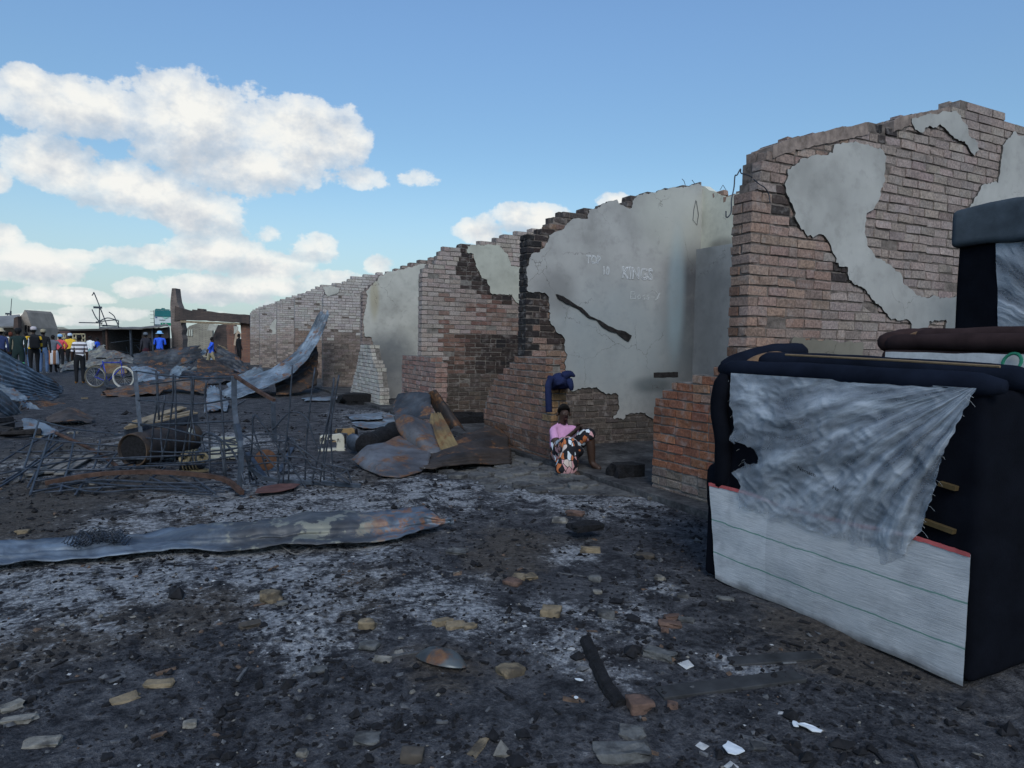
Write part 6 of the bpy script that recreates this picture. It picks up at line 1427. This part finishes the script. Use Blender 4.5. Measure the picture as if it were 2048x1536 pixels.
    PEND.append((skinned('skirt', K, [('c','r1'),('r1','rk'),('rk','r2'),('r2','r3'),('r3','r4'),('c','l1'),('l1','lk'),('lk','l2'),('c','m'),('m','m2')], 2), 'skirt', t, K, None, [lm], 's'))
    hd = (J['jaw'][0]+J['crown'][0])/2; f = (J['nose'][0]-hd); f.z = 0; f.normalize(); sd_ = f.cross(Vector((0,0,1)))
    bm = bmesh.new(); bmesh.ops.create_icosphere(bm, subdivisions=3, radius=1); vs = []
    for v in bm.verts:
        a, b, c = v.co.x*.082, v.co.y*.092, v.co.z*.108; b = min(b, .01+.4*max(0, c-.02)); c = max(c, -.045 if b < .0 else .03)
        vs.append(hd+Vector((0,0,.012))-f*.01+sd_*a+f*b+Vector((0,0,c)))
    mb = MB(); mb.add(vs, [tuple(v.index for v in fc.verts) for fc in bm.faces]); bm.free(); mb.build('hair', HAIR, t, smooth=True)
    for sg in (-1, 1):
        mb = MB(); mb.blob(hd+f*.078+sd_*.031*sg+Vector((0,0,-.004)), (.011,.008,.006), seed=1, n=1, rough=0); mb.build('eye', plain('eye_dark', (.09,.08,.075), .1), t, smooth=True)
        mb = MB(); mb.blob(hd+sd_*.084*sg-f*.01+Vector((0,0,-.015)), (.014,.022,.034), seed=2, n=2, rough=.1); mb.build('ear', SKIN, t, smooth=True)
    mb = MB(); mb.blob(J['jaw'][0]+f*.07+Vector((0,0,-.02)), (.03,.012,.012), seed=4, n=2, rough=.1); mb.build('mouth', plain('lips', (.06,.025,.022), .1), t, smooth=True)
woman()
flush()
def jacket():
    t = thing('jacket', (4.62, 7.8, 1.05), 'navy jacket draped over the brick stub above the seated woman', 'jacket')
    m = fabric('navy_jacket', (.016,.022,.06))
    mb = MB(); c = PD(1120, 762, 8.85); away = Vector((c.x, c.y, 0)).normalized(); rt = Vector((away.y, -away.x, 0))
    bm = bmesh.new(); bmesh.ops.create_icosphere(bm, subdivisions=4, radius=1); vs = []
    for v in bm.verts:
        p = v.co.copy(); k = 1+.16*noise.noise(p*2+Vector((3,1,2)))+.07*noise.noise(p*6)
        q = c+rt*p.x*.155*k+away*p.y*.2*k+Vector((0,0,p.z*.105*k-(.05*p.x*p.x)))
        vs.append(q)
    mb.add(vs, [tuple(v.index for v in f.verts) for f in bm.faces]); bm.free(); mb.build('body', m, t, smooth=True)
    mb = MB(); P = curve_pts([PD(1103,755,8.72), PD(1097,770,8.68), PD(1097,795,8.66), PD(1098,824,8.66)], 16); mb.tube(P, [.05,.052]+[.042+.006*noise.noise(Vector((i*.9,1,1))) for i in range(15)], 10); mb.build('sleeve', m, t, smooth=True)
    mb = MB(); P = curve_pts([PD(1128,752,8.75), PD(1140,748,8.72), PD(1150,753,8.72)], 8); mb.tube(P, [.06,.06,.056,.05,.045,.04,.03,.022,.012], 10); mb.build('collar', m, t, smooth=True)
    mb = MB(); P = curve_pts([PD(1138,760,8.7), PD(1142,772,8.66), PD(1143,781,8.66)], 8); mb.tube(P, [.045,.045,.042,.04,.036,.034,.03,.026,.018], 10); mb.build('sleeve', m, t, smooth=True)
jacket()

def bicycle():
    DB = 20.8; t = thing('bicycle', PG(218, 776), 'blue bicycle with a white front tyre standing behind the mesh cage', 'bicycle')
    B = lambda x, y, o=0: PD(x, y, DB+o)
    ax = (B(247,757)-B(191,755)); ax.z = 0; ax.normalize(); up = Vector((0,0,1)); side = ax.cross(up)
    blue = plain('blue_enamel', (.02,.035,.3), .2, 10, .35, spec=.5); blk = plain('black_rubber', (.015,.015,.016), .2, 20, .8); chrome = plain('dull_chrome', (.3,.3,.3), .2, 20, .35, metal=.8)
    rh, fh = B(191,755), B(247,757); R_ = .33; rh.z = fh.z = R_+.01
    def wheel(c, tyre, nm):
        Mw = Matrix((ax, up, side)).transposed()
        w = MB(); w.tube([c+ax*math.cos(a)*(R_-.018)+up*math.sin(a)*(R_-.018) for a in [6.283185*i/48 for i in range(48)]], .022, 8, closed=True); wo = w.build(nm, tyre, t, smooth=True)
        w = MB(); w.tube([c+ax*math.cos(a)*(R_-.05)+up*math.sin(a)*(R_-.05) for a in [6.283185*i/48 for i in range(48)]], .011, 6, closed=True); w.build('rim', chrome, wo, smooth=True)
        for i in range(18):
            a = 6.283*i/18; s_ = MB(); s_.tube([c+side*(.02 if i % 2 else -.02), c+ax*math.cos(a)*(R_-.05)+up*math.sin(a)*(R_-.05)], .003, 4); s_.build('spoke', chrome, wo)
        w = MB(); w.tube([c-side*.05, c+side*.05], .024, 10); w.build('hub', chrome, wo, smooth=True)
    wheel(rh, plain('muddy_tyre', (.1,.09,.07), .4, 8), 'rear_wheel'); wheel(fh, plain('white_tyre', (.5,.49,.44), .2, 8), 'front_wheel')
    bb = B(215,764); st = B(205,722); ht, hb = B(241,721), B(244,733); sad = B(204,717)
    fr = MB()
    for a, b, r in ((bb, st, .018), (ht, hb, .02), (st.lerp(bb, .08), ht.lerp(hb, .3), .018), (bb, hb, .021), (bb, rh+side*.045, .011), (bb, rh-side*.045, .011), (st.lerp(bb, .1), rh+side*.045, .01), (st.lerp(bb, .1), rh-side*.045, .01)): fr.tube([a, b], r, 8)
    fr.build('frame', blue, t, smooth=True)
    for sg in (-1, 1):
        f = MB(); f.tube([hb+side*.03*sg, hb.lerp(fh, .5)+side*.055*sg, fh+side*.05*sg], .013, 8); f.build('fork_blade', blue, t, smooth=True)
    s_ = MB(); s_.tube([st, sad+Vector((0,0,-.02))], .013, 8); s_.build('seat_post', chrome, t)
    s_ = MB(); s_.prism([(-.14,-.07),(-.1,-.085),(.02,-.03),(.13,-.018),(.13,.018),(.02,.03),(-.1,.085),(-.14,.07)], lambda u, v, q: sad+ax*u+side*v+up*q, -.02, .03); bevel(s_.build('saddle', blk, t), .012)
    h = ht+up*.07; s_ = MB(); s_.tube([ht, h+ax*.03], .013, 8); s_.tube(curve_pts([h+ax*-.02+side*.29, h+ax*.02+side*.15, h+ax*.04, h+ax*.02-side*.15, h+ax*-.02-side*.29], 16), .012, 8); s_.build('handlebar', blk, t, smooth=True)
    s_ = MB(); s_.lathe([(.02,-.004),(.09,-.004),(.09,.004),(.02,.004)], 24, bb+side*.05, Matrix((ax, up, side)).transposed(), cap=False); s_.build('chainring', M_STEEL, t)
    for sg, dv in ((1, -1), (-1, 1)):
        s_ = MB(); e = bb+side*.07*sg+(up*-.14+ax*.09)*(1 if sg > 0 else -1); s_.bar(bb+side*.07*sg, e, .02, .014); s_.box(e+side*.05*sg, (.09, .09, .02)); s_.build('crank', M_STEEL, t)
bicycle()

# ------------------------------------------------------------------ far end of the yard
def brickmat(name, c1, c2, mortar, sc=1.0, soot=.3):
    def fn(t, pos, b):
        sp = t.new('ShaderNodeSeparateXYZ', i_0=pos); uv = t.new('ShaderNodeCombineXYZ', i_0=t.math('ADD', sp.outputs[0], sp.outputs[1]), i_1=sp.outputs[2]).outputs[0]
        br = t.new('ShaderNodeTexBrick'); t.set(br.inputs['Vector'], uv); br.inputs['Scale'].default_value = sc
        for k, v in (('Color1', c1), ('Color2', c2), ('Mortar', mortar)): br.inputs[k].default_value = (*v, 1)
        br.inputs['Mortar Size'].default_value = .012; br.inputs['Brick Width'].default_value = .24; br.inputs['Row Height'].default_value = .09
        n = t.noise(pos, .9, 4, .6)
        bump(t, b, br.outputs['Fac'], -.4, .02)
        return t.mix(t.math('MULTIPLY', t.smooth(n, .45, .7), soot*2), br.outputs[0], (.03,.03,.032))
    return mat(name, fn, .93)
BM_RED = brickmat('far_red_brick', (.24,.12,.08), (.19,.09,.065), (.12,.1,.09)); BM_PALE = brickmat('far_pale_brick', (.33,.31,.25), (.27,.25,.21), (.2,.18,.15), soot=.15); BM_DARK = brickmat('far_sooty_brick', (.1,.075,.065), (.07,.055,.05), (.06,.05,.05)); BM_PIL = brickmat('far_pillar_brick', (.22,.17,.15), (.17,.13,.12), (.12,.11,.1), soot=.3)
def px_prism(pts, dist, thick, m, name, parent=None, amp=0, seed=0, step=.3):
    """an upright slab: outline given as photo points at a forward distance, with real thickness away from the camera"""
    P = [PD(x, y, dist) for x, y in pts]; o = PD(pts[0][0], 690, dist)
    away = Vector((FWD.x, FWD.y, 0)).normalized(); rt = Vector((away.y, -away.x, 0)); poly = [((p-o).dot(rt), p.z) for p in P]
    if amp: poly = ragged(poly, step, amp, seed)
    mb = MB(); mb.prism(poly, lambda u, v, q: Vector((o.x, o.y, 0))+rt*u+away*-q+Vector((0,0,v)), -thick, 0)
    return mb.build(name, m, parent)
def base_pt(x, dist): q = PD(x, 700, dist); return Vector((q.x, q.y, 0))
# charred lintel frame
FD = 46
t = thing('lintel_frame', base_pt(355, FD), 'burnt doorway frame: broken brick pillar carrying a charred lintel to the row', 'ruin')
px_prism([(344,745),(343,640),(343,605),(345,590),(347,577),(354,577),(355,590),(357,605),(361,615),(364,640),(366,745)], FD, .7, BM_PIL, 'pillar', t, .05, 1)
px_prism([(350,642),(352,612),(365,617),(385,622),(387,619),(396,620),(397,617),(408,618),(409,622),(440,626),(470,628),(500,630),(500,648),(482,646),(430,642),(365,640)], FD-.06, .5, BM_DARK, 'lintel', t, .03, 2)
px_prism([(362,641),(480,646),(480,650),(362,645)], FD-.12, .4, M_WOOD, 'timber_edge', t)
px_prism([(482,646),(503,648),(503,735),(482,735)], FD+.3, .5, BM_RED, 'pier', t, .04, 3)
# ruin behind the frame
t = thing('ruined_house', base_pt(430, 56), 'roofless brick ruin seen through the charred frame', 'ruin')
px_prism([(368,720),(372,660),(380,652),(392,648),(402,645),(425,646),(425,720)], 58, .3, BM_PALE, 'pale_wall', t, .06, 4)
for k, x in enumerate((375, 379.5, 384)): px_prism([(x-1.3,672),(x+1.3,672),(x+1.3,659),(x-1.3,659)], 57.9, .06, plain('pale_slit', (.45,.46,.4), .1), 'slit_window', t)
px_prism([(424,722),(424,690),(432,650),(458,648),(458,722)], 56, .3, BM_DARK, 'inner_wall', t, .05, 5)
px_prism([(454,722),(455,648),(470,650),(470,722)], 54, .5, BM_RED, 'pier', t, .04, 6)
px_prism([(414,662),(420,648),(437,649),(432,661),(418,661)], 55, .08, plain('far_plaster', (.4,.39,.34), .2, 3), 'hanging_plaster', t, .03, 7)
px_prism([(467,690),(471,668),(476,660),(484,670),(480,676),(474,692)], 52, .05, plain('fawn_board', (.4,.31,.23), .15, 3), 'board', t)
px_prism([(468,668),(468,652),(477,653),(476,664)], 53, .06, plain('far_plaster', (.4,.39,.34), .2, 3), 'hanging_plaster', t, .03, 8)
px_prism([(358,722),(358,652),(369,656),(369,722)], 60, .2, plain('blue_door', (.05,.1,.17), .3, 3), 'door', t)
for k, (x, y) in enumerate(((442, 692), (446, 696), (438, 698))): px_prism([(x-6,y-3),(x+9,y+3),(x+9,y+5),(x-6,y-1)], 50, .1, M_WOOD, 'slat', t)
# burnt open shed
t = thing('burnt_shed', base_pt(265, 42), 'burnt open-fronted market shed with a sagging tin roof', 'shed')
def shed():
    for xa, xb, ya, yb, m in ((198, 285, 656.5, 657, plain('grey_tin_roof', (.14,.13,.12), .35, 2)), (284, 336, 656.5, 651, MATS['grey_tin_roof'])):
        A, B = PD(xa, ya, 39), PD(xb, yb, 39); C_, E_ = PD(xb, yb-3, 47), PD(xa, ya-3, 47)
        mb = MB(); mb.grid(14, 6, lambda u, v: (A*(1-u)+B*u)*(1-v)+(E_*(1-u)+C_*u)*v+Vector((0,0,.06*noise.noise(Vector((u*4, v*3, xa)))))); o = mb.build('roof_sheet', m, t); o.modifiers.new('thickness', 'SOLIDIFY').thickness = .05
    px_prism([(205,735),(205,660),(338,655),(338,735)], 47, .2, M_WOOD_DARK, 'rear_wall', t)
    px_prism([(284,676),(284,658),(336,654),(338,676)], 39.5, .1, plain('brown_fascia', (.05,.042,.04), .3, 2), 'fascia', t, .05, 9)
    for x in (213, 261, 305): px_prism([(x-1.5,730),(x-1.5,657),(x+1.5,657),(x+1.5,730)], 39.3, .12, M_STEEL_RUST if x < 220 else M_STEEL, 'post', t)
    r = random.Random(2)
    for i in range(16):
        a = PD(r.uniform(215, 330), r.uniform(668, 712), r.uniform(40, 45)); b = a+Vector((r.uniform(-1.2, 1.2), r.uniform(-.5, .5), r.uniform(-.5, .5))); mb = MB(); mb.bar(a, b, .04, .04); mb.build('fallen_batten', M_STEEL, t)
shed()
t = thing('bent_roof_frame', PD(215, 656, 41), 'bent metal tube frame and leaning pole on top of the burnt shed', 'frame')
for pts in ([(187,587),(190,590),(215,653)],[(187,587),(184,591)],[(184,619),(192,635),(203,648)],[(158,645),(205,646)],[(192,644),(232,640),(237,646),(236,652)],[(205,652),(236,652)],[(218,624),(228,632),(232,642)],[(196,644),(214,636),(233,640)],[(200,650),(232,652)],[(232,640),(238,655)]):
    mb = MB(); mb.tube(curve_pts([PD(x, y, 41) for x, y in pts], 6*(len(pts)-1)), .03, 6); mb.build('tube', M_STEEL, t, smooth=True)
t = thing('floodlight_post', base_pt(199, 70), 'slim floodlight post rising behind the burnt shed', 'lamp post')
mb = MB(); p = base_pt(199, 70); top = PD(199, 617, 70); mb.tube([p, top], .05, 8); mb.build('post', M_STEEL, t); mb = MB(); mb.box(top+Vector((-.15,0,.1)), (.75, .35, .2)); mb.build('floodlight', M_STEEL, t)
t = thing('floodlight_post', base_pt(15, 100), 'small floodlight mast behind the gabled building', 'lamp post')
mb = MB(); p = base_pt(15, 100); top = PD(15, 629, 100); mb.tube([p, top], .05, 8); mb.build('post', M_STEEL, t); mb = MB(); mb.box(top+Vector((0,0,.1)), (.5, .3, .25)); mb.build('floodlight', M_STEEL, t)
t = thing('radio_mast', base_pt(21, 110), 'thin radio mast standing behind the gabled building', 'mast')
mb = MB(); p = base_pt(21, 110); mb.tube([p, PD(21.5, 622, 110)], .12, 8); mb.build('base', M_STEEL, t); mb = MB(); mb.tube([PD(21.5, 622, 110), PD(23.5, 597, 110)], .05, 6); mb.build('whip', M_STEEL, t)
t = thing('far_tower', base_pt(84, 300), 'pale lattice tower faint on the horizon', 'tower')
mb = MB()
for k in range(3):
    a = 6.283*k/3; b = base_pt(84, 300); mb.tube([b+Vector((2*math.cos(a), 2*math.sin(a), 0)), PD(84, 636, 300)+Vector((.3*math.cos(a), .3*math.sin(a), 0))], .12, 5)
mb.build('legs', plain('pale_steel', (.4,.42,.44), .1), t)
# gabled building at the left edge
t = thing('gabled_building', base_pt(30, 90), 'low grey building with a pointed end gable, far left', 'building')
gm = plain('weathered_wall', (.26,.23,.2), .25, .6)
px_prism([(38,700),(38,636),(47,629),(52,620),(56,625),(65,655),(65,700)], 88, 5, gm, 'gable_wall', t)
px_prism([(-60,700),(-60,655),(38,655),(38,700)], 88.5, 4, gm, 'side_wall', t)
A, B = PD(-60, 640, 88), PD(40, 631, 88); C_, E_ = PD(40, 655, 82), PD(-60, 656, 82)
mb = MB(); mb.grid(8, 4, lambda u, v: (A*(1-u)+B*u)*(1-v)+(E_*(1-u)+C_*u)*v); o = mb.build('roof', plain('grey_roof', (.2,.195,.19), .25, .5), t); o.modifiers.new('thickness', 'SOLIDIFY').thickness = .15
px_prism([(28,658),(30,636),(38,633),(38,660)], 81, .6, plain('dark_brick_end', (.07,.05,.045), .3, 1), 'chimney_stack', t)
for x, y in ((40, 640), (42.5, 644)): px_prism([(x,y+6),(x,y),(x+1.6,y),(x+1.6,y+6)], 87.9, .1, M_CHAR, 'window', t)
for x in (51, 56.5, 61): px_prism([(x,664),(x,650+(x-51)*.3),(x+3,650+(x-51)*.3),(x+3,664)], 87.9, .1, M_CHAR, 'doorway', t)
# reddish shop wall and cream window grilles behind the crowd
t = thing('far_shop', base_pt(150, 58), 'long low reddish shop wall behind the crowd', 'building')
px_prism([(120,715),(120,662),(205,660),(215,664),(215,715)], 58, .4, brickmat('far_shop_wall', (.13,.075,.07), (.1,.06,.058), (.08,.06,.06), soot=.2), 'wall', t)
px_prism([(118,662),(118,659),(216,657),(216,661)], 56.5, 3, plain('dark_tin', (.05,.05,.05), .3, 1), 'roof', t)
for x0, x1 in ((116, 131), (146, 170)):
    for k in range(5): 
        xx = x0+(x1-x0)*k/4; px_prism([(xx-.7,692),(xx-.7,668),(xx+.7,668),(xx+.7,692)], 54, .06, plain('cream_grille', (.5,.43,.28), .1, 3), 'grille_bar', t)
    for yy in (668, 676, 684, 691): px_prism([(x0,yy+.8),(x0,yy-.8),(x1,yy-.8),(x1,yy+.8)], 53.9, .06, MATS['cream_grille'], 'grille_bar', t)
for i, (xa, xb, ya, dst, c, lab) in enumerate([(64,100,653,160,(.4,.36,.26),'pale low roofs on the horizon right of the gabled building'),(96,130,658,130,(.16,.15,.14),'grey low roof on the horizon behind the crowd'),(128,200,660,110,(.12,.11,.1),'dark low roofs on the horizon behind the shop'),(-80,40,662,120,(.1,.1,.1),'dark shed row behind the leftmost people')]):
    t = thing('far_building', base_pt((xa+xb)/2, dst), lab, 'building'); m = plain(f'far_wall_{i}', c, .25, .3)
    px_prism([(xa,700),(xa,ya+4),(xb,ya+5),(xb,700)], dst, 6, m, 'wall', t); px_prism([(xa-2,ya+5),(xa+6,ya),(xb-8,ya+1),(xb+2,ya+5)], dst-1, 7, m, 'roof', t, .1, i)
# billboard
BBD = 140
t = thing('billboard', base_pt(328, BBD), 'green and white billboard with side ladder rungs above the shed', 'billboard')
px_prism([(310.5,653),(311.5,619.5),(346,621),(346,653)], BBD, .4, plain('board_white', (.5,.56,.58), .06, .3), 'panel', t)
px_prism([(311,633),(311.5,621),(346,621.5),(346,634)], BBD-.1, .05, plain('board_teal', (.02,.13,.14), .1, .4), 'green_band', t)
px_prism([(311,620.5),(314,617.5),(324,618),(326,616),(330,616.5),(331,618.5),(340,619),(340,621)], BBD-.05, .3, plain('board_top', (.05,.16,.16), .1, .4), 'top_trim', t)
px_prism([(322.5,650),(322.5,645.5),(345,646),(345,651)], BBD-.1, .05, plain('board_green', (.01,.2,.11), .1, .4), 'green_box', t)
px_prism([(325.5,648),(326.5,646.6),(328,648)], BBD-.16, .04, plain('sign_white', (.7,.7,.7), .05), 'mark', t); px_prism([(331,648.2),(331,647.2),(334,647.3),(334,648.3)], BBD-.16, .04, MATS['sign_white'], 'mark', t)
px_prism([(310.5,653),(311,648.5),(322,649),(322,653)], BBD-.08, .05, plain('board_dark', (.02,.07,.09), .1, .4), 'dark_strip', t)
px_prism([(320,640.4),(320,639.6),(332,639.9),(332,640.7)], BBD-.1, .04, M_CHAR, 'print_line', t)
px_prism([(312,635.5),(312,633.5),(316,634),(314.5,636.5)], BBD-.1, .04, plain('print_blue', (.1,.13,.25), .1), 'emblem', t)
px_prism([(326,634.4),(340,635),(332,638)], BBD-.1, .04, plain('print_pale_green', (.25,.5,.42), .1), 'emblem', t)
for y in (622.5, 629.8, 637.5, 645.3, 653): px_prism([(302,y+.35),(302,y-.35),(309.5,y-.35),(309.5,y+.35)], BBD, .1, M_STEEL, 'rung', t)
px_prism([(309,700),(309,621),(309.8,621),(309.8,700)], BBD, .15, M_STEEL, 'ladder_rail', t)
for x in (318, 338): px_prism([(x-.6,702),(x-.6,650),(x+.6,650),(x+.6,702)], BBD+.6, .3, M_STEEL, 'leg', t)
# timber and rubbish scattered among the far heaps
rr = random.Random(77)
spots = [(215,715),(150,728),(128,735),(380,706),(395,702),(365,710),(452,703),(440,706),(345,712),(375,698)]
for i, (x, y) in enumerate(spots):
    p = PG(x, y+10); L_ = rr.uniform(.9, 2.2); a = rr.uniform(0, 3.1); dz = rr.uniform(.05, .5)
    d = Vector((math.cos(a), math.sin(a), 0))*L_/2; mb = MB(); mb.bar(p-d+Vector((0,0,.06)), p+d+Vector((0,0,dz)), rr.uniform(.06, .18), .03)
    tag(mb.build('burnt_plank', rr.choice([M_WOOD_DARK, M_ASHWOOD, M_SH_DARK])), 'burnt plank lying among the fallen sheets beyond the cage', 'plank', 'burnt planks among the far heaps')
